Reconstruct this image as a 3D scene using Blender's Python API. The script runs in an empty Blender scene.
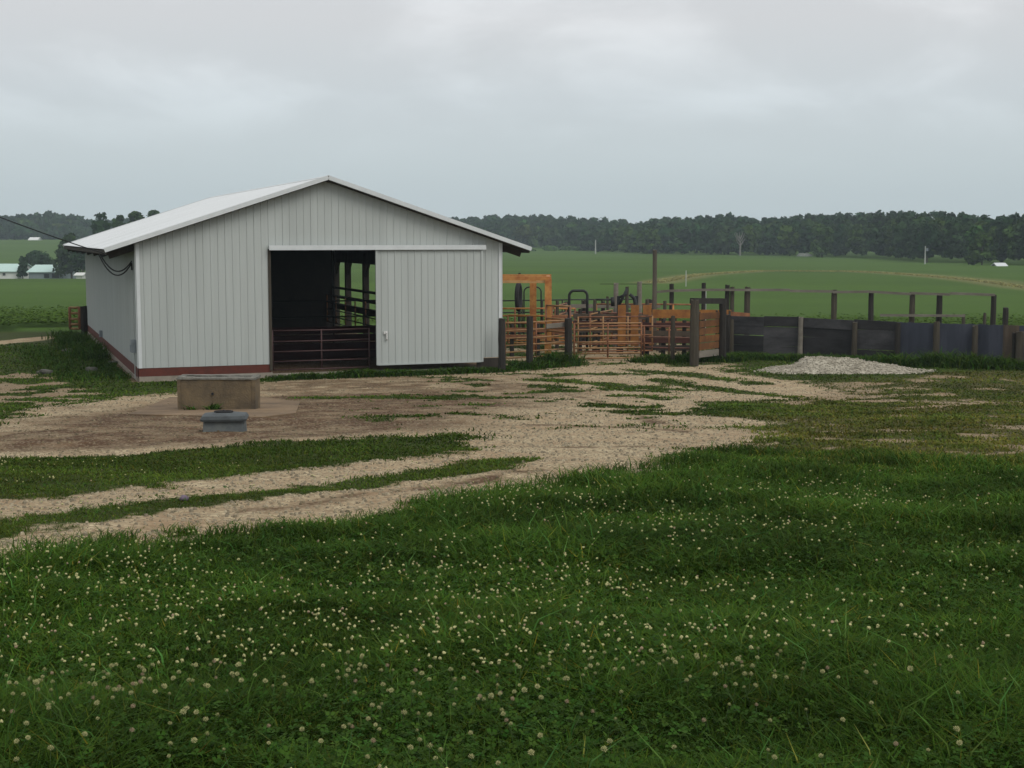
import bpy, math, random
import numpy as np
from mathutils import Vector, Matrix

random.seed(7)
RNG = np.random.default_rng(11)
SC = bpy.context.scene
COL = SC.collection
R = math.radians

# ------------------------------------------------------------------ camera
CAM_Z, FPX, PITCH = 4.5, 1400.0, 0.104
cam_d = bpy.data.cameras.new('camera')
cam_d.sensor_width = 36.0
cam_d.lens = FPX / 1024 * 36.0
cam_d.clip_start, cam_d.clip_end = 0.1, 6000
cam = bpy.data.objects.new('camera', cam_d)
cam.location = (0, 0, CAM_Z)
cam.rotation_euler = (math.pi / 2 - PITCH, 0, 0)
COL.objects.link(cam)
SC.camera = cam

# ------------------------------------------------------------------ sky, sun, exposure
SUN_EL, SUN_AZ = R(48), math.atan2(0.55, -0.62)      # overcast glow from behind the camera, to its right
W = bpy.data.worlds.new('World')
SC.world = W
W.use_nodes = True
nt = W.node_tree
nt.nodes.clear()


def wn(t, **kw):
    n = nt.nodes.new(t)
    for k, v in kw.items():
        setattr(n, k, v)
    return n


out = wn('ShaderNodeOutputWorld')
bg = wn('ShaderNodeBackground')
bg.inputs['Strength'].default_value = 0.10
sky = wn('ShaderNodeTexSky', sky_type='NISHITA', sun_disc=False, sun_elevation=SUN_EL, sun_rotation=SUN_AZ,
         dust_density=3.0, air_density=1.0)
tc = wn('ShaderNodeTexCoord')
sep = wn('ShaderNodeSeparateXYZ')
nt.links.new(tc.outputs['Generated'], sep.inputs[0])
elev = wn('ShaderNodeMapRange')                      # overcast: brighter towards the zenith
elev.inputs['From Min'].default_value, elev.inputs['From Max'].default_value = 0.0, 0.75
elev.inputs['To Min'].default_value, elev.inputs['To Max'].default_value = 0.0, 1.0
nt.links.new(sep.outputs['Z'], elev.inputs['Value'])
ramp = wn('ShaderNodeValToRGB')
cr = ramp.color_ramp
cr.elements[0].position, cr.elements[0].color = 0.0, (0.520, 0.598, 0.625, 1)
cr.elements[1].position, cr.elements[1].color = 1.0, (0.80, 0.81, 0.82, 1)
for p, c in ((0.06, (0.550, 0.620, 0.645, 1)), (0.13, (0.602, 0.650, 0.678, 1)), (0.20, (0.655, 0.668, 0.682, 1)), (0.30, (0.68, 0.70, 0.72, 1)), (0.5, (0.72, 0.73, 0.75, 1))):
    e = cr.elements.new(p)
    e.color = c
nt.links.new(elev.outputs[0], ramp.inputs[0])
# cloud deck seen on a plane overhead: direction divided by height
addz = wn('ShaderNodeMath', operation='ADD')
addz.inputs[1].default_value = 0.32
nt.links.new(sep.outputs['Z'], addz.inputs[0])
comb = wn('ShaderNodeCombineXYZ')
for i, ax in enumerate('XY'):
    dv = wn('ShaderNodeMath', operation='DIVIDE')
    nt.links.new(sep.outputs[ax], dv.inputs[0])
    nt.links.new(addz.outputs[0], dv.inputs[1])
    nt.links.new(dv.outputs[0], comb.inputs[i])
comb.inputs[2].default_value = 3.7
nz = wn('ShaderNodeTexNoise')
nz.inputs['Scale'].default_value = 2.7
nz.inputs['Detail'].default_value = 7
nz.inputs['Roughness'].default_value = 0.52
nz.inputs['Distortion'].default_value = 0.35
nt.links.new(comb.outputs[0], nz.inputs['Vector'])
cmap = wn('ShaderNodeMapRange', interpolation_type='SMOOTHSTEP')
cmap.inputs['From Min'].default_value, cmap.inputs['From Max'].default_value = 0.42, 0.74
cmap.inputs['To Min'].default_value, cmap.inputs['To Max'].default_value = 0.975, 1.22
nt.links.new(nz.outputs['Fac'], cmap.inputs['Value'])
# clouds fade into the even haze near the horizon
cf = wn('ShaderNodeMapRange', interpolation_type='SMOOTHSTEP')
cf.inputs['From Min'].default_value, cf.inputs['From Max'].default_value = 0.035, 0.13
nt.links.new(sep.outputs['Z'], cf.inputs['Value'])
cmix = wn('ShaderNodeMix', data_type='FLOAT')
cmix.inputs[2].default_value = 1.0
nt.links.new(cf.outputs[0], cmix.inputs[0])
nt.links.new(cmap.outputs[0], cmix.inputs[3])
mul = wn('ShaderNodeVectorMath', operation='SCALE')
nt.links.new(ramp.outputs[0], mul.inputs[0])
nt.links.new(cmix.outputs[0], mul.inputs['Scale'])
mul2 = wn('ShaderNodeVectorMath', operation='SCALE')
mul2.inputs['Scale'].default_value = 10.85
nt.links.new(mul.outputs[0], mul2.inputs[0])
mix = wn('ShaderNodeMix', data_type='RGBA')
mix.inputs[0].default_value = 0.92
nt.links.new(sky.outputs[0], mix.inputs[6])
nt.links.new(mul2.outputs[0], mix.inputs[7])
nt.links.new(mix.outputs[2], bg.inputs['Color'])
nt.links.new(bg.outputs[0], out.inputs['Surface'])

sun_d = bpy.data.lights.new('sun', 'SUN')
sun_d.energy = 1.6
sun_d.angle = R(34)
sun_d.color = (1.0, 0.97, 0.92)
sun = bpy.data.objects.new('sun', sun_d)
sdir = Vector((math.sin(SUN_AZ) * math.cos(SUN_EL), math.cos(SUN_AZ) * math.cos(SUN_EL), math.sin(SUN_EL)))
sun.rotation_euler = sdir.to_track_quat('Z', 'Y').to_euler()
COL.objects.link(sun)

SC.view_settings.view_transform = 'Standard'
SC.view_settings.look = 'None'
SC.view_settings.exposure = 0.0
SC.view_settings.gamma = 1.0
SC.view_settings.use_curve_mapping = False
SC.render.engine = 'CYCLES'
SC.cycles.max_bounces = 6
SC.cycles.diffuse_bounces = 3
SC.cycles.transparent_max_bounces = 4
SC.cycles.volume_bounces = 0

# ------------------------------------------------------------------ helpers
CP, SP = math.cos(PITCH), math.sin(PITCH)


def at(px, y, z):
    """world point at depth y and height z, in the direction of photo column px"""
    d = y * CP - (z - CAM_Z) * SP
    return Vector(((px - 512) / FPX * d, y, z))


def hz(v, y):
    """height of the thing seen at photo row v when it stands y metres away"""
    return CAM_Z + y * math.tan(math.atan((384 - v) / FPX) - PITCH)


def hash2(ix, iy, s):
    n = (ix.astype(np.int64) * 374761393 + iy.astype(np.int64) * 668265263 + s * 1442695041) & 0x7fffffff
    n = ((n ^ (n >> 13)) * 1274126177) & 0x7fffffff
    return ((n ^ (n >> 16)) & 0xffff) / 65535.0


def vnoise(x, y, s=0):
    ix, iy = np.floor(x), np.floor(y)
    fx, fy = x - ix, y - iy
    fx, fy = fx * fx * (3 - 2 * fx), fy * fy * (3 - 2 * fy)
    a, b = hash2(ix, iy, s), hash2(ix + 1, iy, s)
    c, d = hash2(ix, iy + 1, s), hash2(ix + 1, iy + 1, s)
    return (a * (1 - fx) + b * fx) * (1 - fy) + (c * (1 - fx) + d * fx) * fy


def fbm(x, y, sc, s=0, o=4):
    r, a, t = 0, 1.0, 0
    for i in range(o):
        r = r + a * vnoise(x * sc + 17.3 * i, y * sc - 9.1 * i, s + i)
        t += a
        a *= 0.55
        sc *= 2.03
    return r / t


def sstep(a, b, x):
    t = np.clip((x - a) / (b - a), 0, 1)
    return t * t * (3 - 2 * t)


def zg(x, y):
    """terrain height"""
    x, y = np.asarray(x, float), np.asarray(y, float)
    a = 2.85 - 0.0713 * y
    near = (a + np.sqrt(a * a + 0.0625)) / 2 - 0.02
    near = np.minimum(near, 3.2)
    right = -1.0 * sstep(58, 130, y) + 9.0 * sstep(520, 1000, y)
    left = -1.3 * sstep(62, 178, y) - 3.7 * sstep(185, 320, y) + 8.5 * sstep(360, 690, y) + 9 * sstep(700, 1000, y)
    w = sstep(-0.27, -0.08, x / np.maximum(y, 1))
    far = left * (1 - w) + right * w
    bump = (fbm(x, y, 0.35, 40, 3) - 0.5) * 0.12 * sstep(60, 20, y) + (fbm(x, y, 0.02, 50, 2) - 0.5) * 0.7 * sstep(90, 160, y)
    bump = bump + (fbm(x, y, 1.3, 44, 3) - 0.5) * 0.07 * sstep(55, 30, y)
    return near + far + bump


def z1(x, y):
    return float(zg(np.array([x]), np.array([y]))[0])


def gp(px, v):
    """point of the terrain seen at photo pixel (px, v)"""
    k = math.tan(math.atan((384 - v) / FPX) - PITCH)
    lo, hi = 2.0, 600.0
    y = 2.0
    while y < 600:
        x = (px - 512) / FPX * (y * CP - (k * y) * SP)
        if CAM_Z + k * y <= base_z(y):
            break
        y += max(0.05, y * 0.004)
    return x, y


def base_z(y):
    a = 2.85 - 0.0713 * y
    return (a + math.sqrt(a * a + 0.0625)) / 2 - 0.02


# ------------------------------------------------------------------ materials
def mat(name, col, rough=0.8, var=0.25, scale=6.0, col2=None, bump=0.0, bscale=40.0, metallic=0.0, spec=0.3, stretch=None, attr=False, transl=0.0):
    m = bpy.data.materials.new(name)
    m.use_nodes = True
    t = m.node_tree
    b = t.nodes['Principled BSDF']
    b.inputs['Roughness'].default_value = rough
    b.inputs['Metallic'].default_value = metallic
    b.inputs['Specular IOR Level'].default_value = spec
    tcn = t.nodes.new('ShaderNodeTexCoord')
    mp = t.nodes.new('ShaderNodeMapping')
    if stretch:
        mp.inputs['Scale'].default_value = stretch
    t.links.new(tcn.outputs['Object'], mp.inputs[0])
    n = t.nodes.new('ShaderNodeTexNoise')
    n.inputs['Scale'].default_value = scale
    n.inputs['Detail'].default_value = 6
    n.inputs['Roughness'].default_value = 0.65
    t.links.new(mp.outputs[0], n.inputs['Vector'])
    mr = t.nodes.new('ShaderNodeMapRange')
    mr.inputs['From Min'].default_value, mr.inputs['From Max'].default_value = 0.3, 0.7
    t.links.new(n.outputs['Fac'], mr.inputs[0])
    mx = t.nodes.new('ShaderNodeMix')
    mx.data_type = 'RGBA'
    c2 = col2 or tuple(c * (1 - var) for c in col)
    mx.inputs[6].default_value = (*col, 1)
    mx.inputs[7].default_value = (*c2, 1)
    t.links.new(mr.outputs[0], mx.inputs[0])
    src = mx.outputs[2]
    if attr:
        at_ = t.nodes.new('ShaderNodeAttribute')
        at_.attribute_name = 'tint'
        m2 = t.nodes.new('ShaderNodeMix')
        m2.data_type = 'RGBA'
        m2.blend_type = 'MULTIPLY'
        m2.inputs[0].default_value = 1.0
        t.links.new(src, m2.inputs[6])
        t.links.new(at_.outputs['Color'], m2.inputs[7])
        src = m2.outputs[2]
    t.links.new(src, b.inputs['Base Color'])
    if transl > 0:
        tr = t.nodes.new('ShaderNodeBsdfTranslucent')
        t.links.new(src, tr.inputs['Color'])
        ms = t.nodes.new('ShaderNodeMixShader')
        ms.inputs[0].default_value = transl
        t.links.new(b.outputs[0], ms.inputs[1])
        t.links.new(tr.outputs[0], ms.inputs[2])
        t.links.new(ms.outputs[0], t.nodes['Material Output'].inputs['Surface'])
    if bump > 0:
        n2 = t.nodes.new('ShaderNodeTexNoise')
        n2.inputs['Scale'].default_value = bscale
        n2.inputs['Detail'].default_value = 5
        t.links.new(mp.outputs[0], n2.inputs['Vector'])
        bp = t.nodes.new('ShaderNodeBump')
        bp.inputs['Strength'].default_value = bump
        bp.inputs['Distance'].default_value = 0.03
        t.links.new(n2.outputs['Fac'], bp.inputs['Height'])
        t.links.new(bp.outputs[0], b.inputs['Normal'])
    return m


M = {}
M['siding'] = mat('white_steel_siding', (0.405, 0.435, 0.418), 0.5, scale=1.7, col2=(0.345, 0.370, 0.354), stretch=(1, 1, 0.07), spec=0.35)
M['roofing'] = mat('pale_steel_roofing', (0.60, 0.62, 0.63), 0.42, scale=1.5, col2=(0.50, 0.52, 0.52), stretch=(.08, 1, .08), spec=0.5)
M['trim'] = mat('white_trim', (0.56, 0.59, 0.59), 0.45, 0.12, 3)
M['dark_wood'] = mat('dark_old_lumber', (0.055, 0.045, 0.036), 0.9, 0.5, 3, bump=0.3, stretch=(1, 1, .2))
M['lining'] = mat('interior_darkening_lining', (0.024, 0.021, 0.018), 0.95, 0.5, 2)  # added wall planes, near black to stop bounce light inside the barn
M['red_board'] = mat('faded_red_board', (0.115, 0.030, 0.020), 0.85, scale=4, col2=(0.070, 0.023, 0.016), bump=0.3)
M['red_dark'] = mat('dirty_red_plank', (0.045, 0.016, 0.017), 0.9, 0.4, 3)
M['red_gate'] = mat('dark_red_pipe', (0.075, 0.036, 0.035), 0.6, 0.4, 6)
M['concrete'] = mat('grey_concrete', (0.30, 0.27, 0.22), 0.9, scale=3, col2=(0.20, 0.175, 0.14), bump=0.4)
M['tank'] = mat('stained_concrete', (0.175, 0.128, 0.072), 0.9, scale=1.7, col2=(0.050, 0.041, 0.030), bump=0.5, bscale=25)
M['tank_rim'] = mat('pale_worn_concrete', (0.25, 0.24, 0.21), 0.9, scale=4, col2=(0.085, 0.085, 0.07), bump=0.4)
M['plastic'] = mat('grey_blue_plastic', (0.072, 0.084, 0.087), 0.75, scale=5, col2=(0.036, 0.042, 0.044), spec=0.4)
M['plastic_pale'] = mat('dusty_plastic', (0.13, 0.14, 0.13), 0.7, scale=4, col2=(0.065, 0.075, 0.08))
M['post'] = mat('weathered_post', (0.074, 0.063, 0.045), 0.95, scale=5, col2=(0.034, 0.029, 0.022), bump=0.6, stretch=(1, 1, .15))
M['dark_post'] = mat('dark_creosote_post', (0.034, 0.030, 0.025), 0.95, scale=5, col2=(0.018, 0.016, 0.014), bump=0.6, stretch=(1, 1, .15))
M['tall_pole'] = mat('grey_brown_pole', (0.115, 0.098, 0.075), 0.95, scale=4, col2=(0.06, 0.052, 0.04), bump=0.5, stretch=(1, 1, .15))
M['grey_wood'] = mat('silver_grey_wood', (0.22, 0.20, 0.165), 0.95, scale=4, col2=(0.12, 0.105, 0.085), bump=0.5, stretch=(.15, 1, 1))
M['plank'] = mat('dark_stained_plank', (0.085, 0.082, 0.085), 0.9, scale=1.1, col2=(0.018, 0.018, 0.019), bump=0.5, stretch=(.25, 1, 1.4))
M['maroon_board'] = mat('maroon_stained_board', (0.085, 0.032, 0.024), 0.9, scale=2, col2=(0.038, 0.018, 0.014), bump=.4, stretch=(.3, 1, 1.4))
M['plank_dark'] = mat('black_stained_plank', (0.042, 0.040, 0.042), 0.9, scale=1.4, col2=(0.014, 0.014, 0.014), bump=0.5, stretch=(.25, 1, 1.4))
M['sheet'] = mat('dull_blue_sheet', (0.052, 0.058, 0.078), 0.75, scale=1.2, col2=(0.028, 0.032, 0.045), stretch=(1.5, 1, .4))
M['brown_sheet'] = mat('brown_board', (0.10, 0.075, 0.052), 0.85, scale=2, col2=(0.055, 0.042, 0.032), stretch=(1.5, 1, .3))
M['orange'] = mat('orange_paint', (0.52, 0.265, 0.070), 0.6, scale=3, col2=(0.28, 0.085, 0.025))
M['chute_orange'] = mat('weathered_orange_board', (0.33, 0.145, 0.032), 0.8, scale=2.5, col2=(0.15, 0.055, 0.018), bump=.3)
M['pale_orange'] = mat('worn_pale_orange', (0.52, 0.30, 0.12), 0.6, 0.3, 4)
M['orange_board'] = mat('orange_brown_board', (0.190, 0.080, 0.022), 0.85, scale=1.6, col2=(0.060, 0.028, 0.014), bump=.3)
M['rust'] = mat('rusty_pipe', (0.30, 0.13, 0.055), 0.75, scale=3.5, col2=(0.085, 0.034, 0.022))
M['tan_pipe'] = mat('sun_bleached_pipe', (0.33, 0.200, 0.090), 0.6, scale=3, col2=(0.17, 0.075, 0.028))
M['maroon_pipe'] = mat('maroon_pipe', (0.12, 0.04, 0.032), 0.65, scale=3, col2=(0.19, 0.10, 0.065))
M['black_steel'] = mat('dark_steel', (0.022, 0.024, 0.024), 0.6, 0.4, 6)
M['tyre'] = mat('old_rubber', (0.024, 0.024, 0.025), 0.85, 0.4, 8)
M['grey_box'] = mat('grey_metal_box', (0.23, 0.26, 0.28), 0.5, 0.3, 6)
M['cable'] = mat('black_cable', (0.015, 0.015, 0.015), 0.7, 0.2)
M['handle'] = mat('bright_handle', (0.55, 0.55, 0.53), 0.4, 0.05)
M['stone'] = mat('pale_limestone', (0.37, 0.355, 0.31), 0.95, scale=7, col2=(0.24, 0.22, 0.18), bump=.4, attr=True)
M['pile'] = mat('heaped_limestone', (0.38, 0.35, 0.28), 0.95, scale=3, col2=(0.24, 0.215, 0.165), bump=.4, attr=True)
M['rubble'] = mat('grey_rock', (0.13, 0.125, 0.11), 0.95, scale=4, col2=(0.06, 0.06, 0.05), bump=.5)
M['leaf'] = mat('grass_blade', (0.046, 0.091, 0.0105), 0.85, scale=.8, col2=(0.031, 0.066, 0.0075), attr=True, transl=.25, spec=.06)
M['straw'] = mat('dry_straw', (0.31, 0.30, 0.125), 0.9, .25, .5, attr=True, transl=.3, spec=.05)
M['clover'] = mat('clover_leaf', (0.031, 0.070, 0.009), 0.8, 0.2, 1.2, attr=True, transl=.2, spec=.08)
M['crop'] = mat('field_leaf', (0.060, 0.108, 0.014), 0.85, 0.12, .05, attr=True, transl=.2, spec=.05)
M['tree_leaf'] = mat('tree_leaf', (0.030, 0.062, 0.020), 0.85, 0.2, .1, attr=True, transl=.2, spec=.05)
M['bark'] = mat('grey_bark', (0.09, 0.075, 0.06), 0.95, 0.4, 3, bump=.4)
M['dead_bark'] = mat('bleached_bark', (0.20, 0.195, 0.175), 0.95, 0.3, 3)
M['petal'] = mat('white_clover_petal', (0.43, 0.415, 0.18), 0.8, scale=60, col2=(0.26, 0.255, 0.12), attr=False)
M['petal_old'] = mat('faded_clover_petal', (0.30, 0.25, 0.15), 0.85, scale=60, col2=(0.22, 0.15, 0.09))
M['petal_low'] = mat('clover_floret_base', (0.17, 0.19, 0.07), 0.85, 0.3, 60)
M['stem'] = mat('clover_stem', (0.05, 0.085, 0.025), 0.7, 0.2, 20)
M['green_roof'] = mat('pale_green_roof', (0.42, 0.57, 0.52), 0.5, 0.1, 1)
M['white_wall'] = mat('white_far_wall', (0.62, 0.63, 0.60), 0.7, 0.12, .6)
M['grey_wall'] = mat('blue_grey_far_wall', (0.20, 0.24, 0.25), 0.7, 0.3, .6)
M['dark_glass'] = mat('dark_opening', (0.02, 0.022, 0.025), 0.3, 0.1)
M['pale_pole'] = mat('pale_pole', (0.42, 0.43, 0.40), 0.8, 0.2)
M['brush'] = mat('grey_brush', (0.25, 0.27, 0.24), 0.95, .4, 1.2, bump=.6, bscale=5)


# ------------------------------------------------------------------ mesh builder
class MB:
    def __init__(self):
        self.v, self.f, self.m = [], [], []

    def add(self, vs, fs, mi=0):
        o = len(self.v)
        self.v += [tuple(p) for p in vs]
        self.f += [tuple(i + o for i in f) for f in fs]
        self.m += [mi] * len(fs)

    def box(self, c, s, mi=0, rot=None, taper=1.0):
        vs = []
        for z in (-.5, .5):
            k = taper if z > 0 else 1.0
            for x, y in ((-.5, -.5), (.5, -.5), (.5, .5), (-.5, .5)):
                p = Vector((x * s[0] * k, y * s[1] * k, z * s[2]))
                if rot:
                    p = rot @ p
                vs.append(Vector(c) + p)
        self.add(vs, [(3, 2, 1, 0), (4, 5, 6, 7), (0, 1, 5, 4), (1, 2, 6, 5), (2, 3, 7, 6), (3, 0, 4, 7)], mi)

    def bar(self, p0, p1, w, h, mi=0, up=(0, 0, 1)):
        p0, p1 = Vector(p0), Vector(p1)
        d = (p1 - p0).normalized()
        s = d.cross(Vector(up))
        s = s.normalized() if s.length > 1e-4 else Vector((1, 0, 0))
        u = s.cross(d)
        vs = [p + s * (a * w / 2) + u * (b * h / 2) for p in (p0, p1) for a, b in ((-1, -1), (1, -1), (1, 1), (-1, 1))]
        self.add(vs, [(0, 1, 2, 3), (7, 6, 5, 4), (0, 4, 5, 1), (1, 5, 6, 2), (2, 6, 7, 3), (3, 7, 4, 0)], mi)

    def tube(self, pts, r, n=8, mi=0, r2=None, closed=False):
        pts = [Vector(p) for p in pts]
        rings = []
        prev = None
        for i, p in enumerate(pts):
            if closed:
                d = (pts[(i + 1) % len(pts)] - pts[i - 1]).normalized()
            else:
                d = (pts[min(i + 1, len(pts) - 1)] - pts[max(i - 1, 0)]).normalized()
            if prev is None:
                a = d.orthogonal().normalized()
            else:
                a = (prev - d * prev.dot(d)).normalized()
            prev = a
            b = d.cross(a)
            rr = r if r2 is None else r + (r2 - r) * i / (len(pts) - 1)
            rings.append([p + (a * math.cos(2 * math.pi * k / n) + b * math.sin(2 * math.pi * k / n)) * rr for k in range(n)])
        vs = [q for ring in rings for q in ring]
        fs = []
        L = len(rings)
        for i in range(L if closed else L - 1):
            j = (i + 1) % L
            for k in range(n):
                k2 = (k + 1) % n
                fs.append((i * n + k, i * n + k2, j * n + k2, j * n + k))
        if not closed:
            fs.append(tuple(range(n - 1, -1, -1)))
            fs.append(tuple((L - 1) * n + k for k in range(n)))
        self.add(vs, fs, mi)

    def blob(self, c, s, seed=0, rough=0.25, n=10, mi=0):
        vs, fs = [], []
        rg = random.Random(seed)
        m = n // 2
        for i in range(m + 1):
            th = math.pi * i / m
            for k in range(n):
                ph = 2 * math.pi * k / n
                r = 1 + rg.uniform(-rough, rough) if 0 < i < m else 1
                vs.append((c[0] + s[0] * r * math.sin(th) * math.cos(ph), c[1] + s[1] * r * math.sin(th) * math.sin(ph), c[2] + s[2] * r * math.cos(th)))
        for i in range(m):
            for k in range(n):
                fs.append((i * n + k, (i + 1) * n + k, (i + 1) * n + (k + 1) % n, i * n + (k + 1) % n))
        self.add(vs, fs, mi)

    def build(self, name, mats, parent=None, smooth=False, loc=None):
        me = bpy.data.meshes.new(name)
        vs = self.v
        if loc is not None:
            vs = [(p[0] - loc[0], p[1] - loc[1], p[2] - loc[2]) for p in vs]
        me.from_pydata(vs, [], self.f)
        for m_ in (mats if isinstance(mats, (list, tuple)) else [mats]):
            me.materials.append(m_)
        me.polygons.foreach_set('material_index', self.m)
        if smooth:
            me.polygons.foreach_set('use_smooth', [True] * len(self.f))
        me.update()
        o = bpy.data.objects.new(name, me)
        COL.objects.link(o)
        if loc is not None:
            o.location = loc
        if parent:
            o.parent = parent
        return o


def tag(o, label=None, cat=None, group=None, kind=None):
    if label:
        o['label'] = label
    if cat:
        o['category'] = cat
    if group:
        o['group'] = group
    if kind:
        o['kind'] = kind
    return o


def empty(name, loc, rz=0.0, label=None, cat=None, group=None):
    e = bpy.data.objects.new(name, None)
    e.location = loc
    e.rotation_euler = (0, 0, rz)
    e.empty_display_size = .3
    COL.objects.link(e)
    return tag(e, label, cat, group)


def npmesh(name, verts, faces_n, mats, tint=None, midx=None):
    """verts (N,3); every face is faces_n consecutive vertices"""
    nv = len(verts)
    nf = nv // faces_n
    me = bpy.data.meshes.new(name)
    me.vertices.add(nv)
    me.vertices.foreach_set('co', verts.astype(np.float32).ravel())
    me.loops.add(nv)
    me.loops.foreach_set('vertex_index', np.arange(nv, dtype=np.int32))
    me.polygons.add(nf)
    me.polygons.foreach_set('loop_start', np.arange(nf, dtype=np.int32) * faces_n)
    for m_ in mats:
        me.materials.append(m_)
    if midx is not None:
        me.polygons.foreach_set('material_index', midx.astype(np.int32))
    if tint is not None:
        a = me.color_attributes.new('tint', 'FLOAT_COLOR', 'POINT')
        c = np.ones((nv, 4), np.float32)
        c[:, :3] = tint
        a.data.foreach_set('color', c.ravel())
    me.update(calc_edges=True)
    o = bpy.data.objects.new(name, me)
    COL.objects.link(o)
    return o


# ------------------------------------------------------------------ where gravel, dirt and grass lie
def poly(pix):
    return np.array([gp(*p) for p in pix])


def sdist(P, x, y):
    """signed distance to polygon P, positive inside"""
    d = np.full(x.shape, 1e9)
    ins = np.zeros(x.shape, bool)
    n = len(P)
    for i in range(n):
        ax, ay = P[i]
        bx, by = P[(i + 1) % n]
        ex, ey = bx - ax, by - ay
        t = np.clip(((x - ax) * ex + (y - ay) * ey) / (ex * ex + ey * ey + 1e-9), 0, 1)
        d = np.minimum(d, np.hypot(x - ax - t * ex, y - ay - t * ey))
        c = ((ay > y) != (by > y)) & (x < ex * (y - ay) / (ey + 1e-12) + ax)
        ins ^= c
    return np.where(ins, d, -d)


def ldist(P, x, y):
    d = np.full(x.shape, 1e9)
    for i in range(len(P) - 1):
        ax, ay = P[i]
        bx, by = P[i + 1]
        ex, ey = bx - ax, by - ay
        t = np.clip(((x - ax) * ex + (y - ay) * ey) / (ex * ex + ey * ey + 1e-9), 0, 1)
        d = np.minimum(d, np.hypot(x - ax - t * ex, y - ay - t * ey))
    return d


P_YARD = poly([(-60, 432), (0, 424), (60, 408), (140, 397), (262, 384), (330, 378), (450, 374), (540, 372), (600, 366), (690, 367), (760, 377),
               (835, 390), (835, 399), (770, 401), (700, 397), (690, 412), (745, 420), (760, 432), (700, 450), (640, 470), (560, 478), (500, 486), (400, 500),
               (300, 513), (160, 531), (60, 545), (-60, 560)])
P_GRASS1 = poly([(-60, 462), (0, 456), (150, 453), (330, 443), (455, 437), (440, 451), (250, 474), (100, 488), (-60, 503)])
P_STRIP = poly([(-60, 528), (0, 523), (160, 505), (300, 488), (420, 472), (510, 461), (490, 469), (350, 487), (200, 506), (60, 524), (-60, 540)])
L_STRIP2 = [poly([(640, 371), (700, 376), (760, 384)]), poly([(660, 380), (720, 390), (790, 397), (840, 401)]), poly([(300, 399), (400, 398), (450, 400)]),
            poly([(545, 380), (600, 384), (690, 391)])]
P_DIRT = poly([(-60, 446), (0, 430), (130, 405), (250, 396), (470, 388), (500, 405), (470, 425), (330, 438), (100, 450)])
RUTS = [poly(p) for p in ([(480, 445), (560, 450), (640, 447)], [(500, 424), (570, 425), (680, 431)], [(330, 402), (430, 408), (520, 405)], [(0, 436), (120, 424), (260, 418), (350, 424)],
                          [(60, 418), (170, 413), (240, 424)], [(560, 392), (620, 407), (660, 424)], [(250, 512), (400, 491), (540, 470)], [(300, 390), (420, 386), (520, 384)])]
P_DIRT2 = poly([(240, 384), (330, 379), (540, 373), (560, 392), (500, 412), (430, 432), (250, 440), (240, 400)])
P_DRY = poly([(690, 446), (760, 404), (840, 380), (1024, 372), (1150, 375), (1150, 470), (1024, 474), (860, 468), (740, 462)])
P_LEFT = poly([(-80, 420), (-80, 372), (40, 372), (110, 395), (60, 408)])
L_PATH = poly([(-80, 352), (0, 343), (60, 337)])
TERR = np.array([[*at(px, d, -1)[:2]] for px, d in ((655, 170), (700, 205), (760, 235), (850, 232), (930, 197), (1024, 157), (1120, 130))])
_yaw = 0.357


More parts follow.
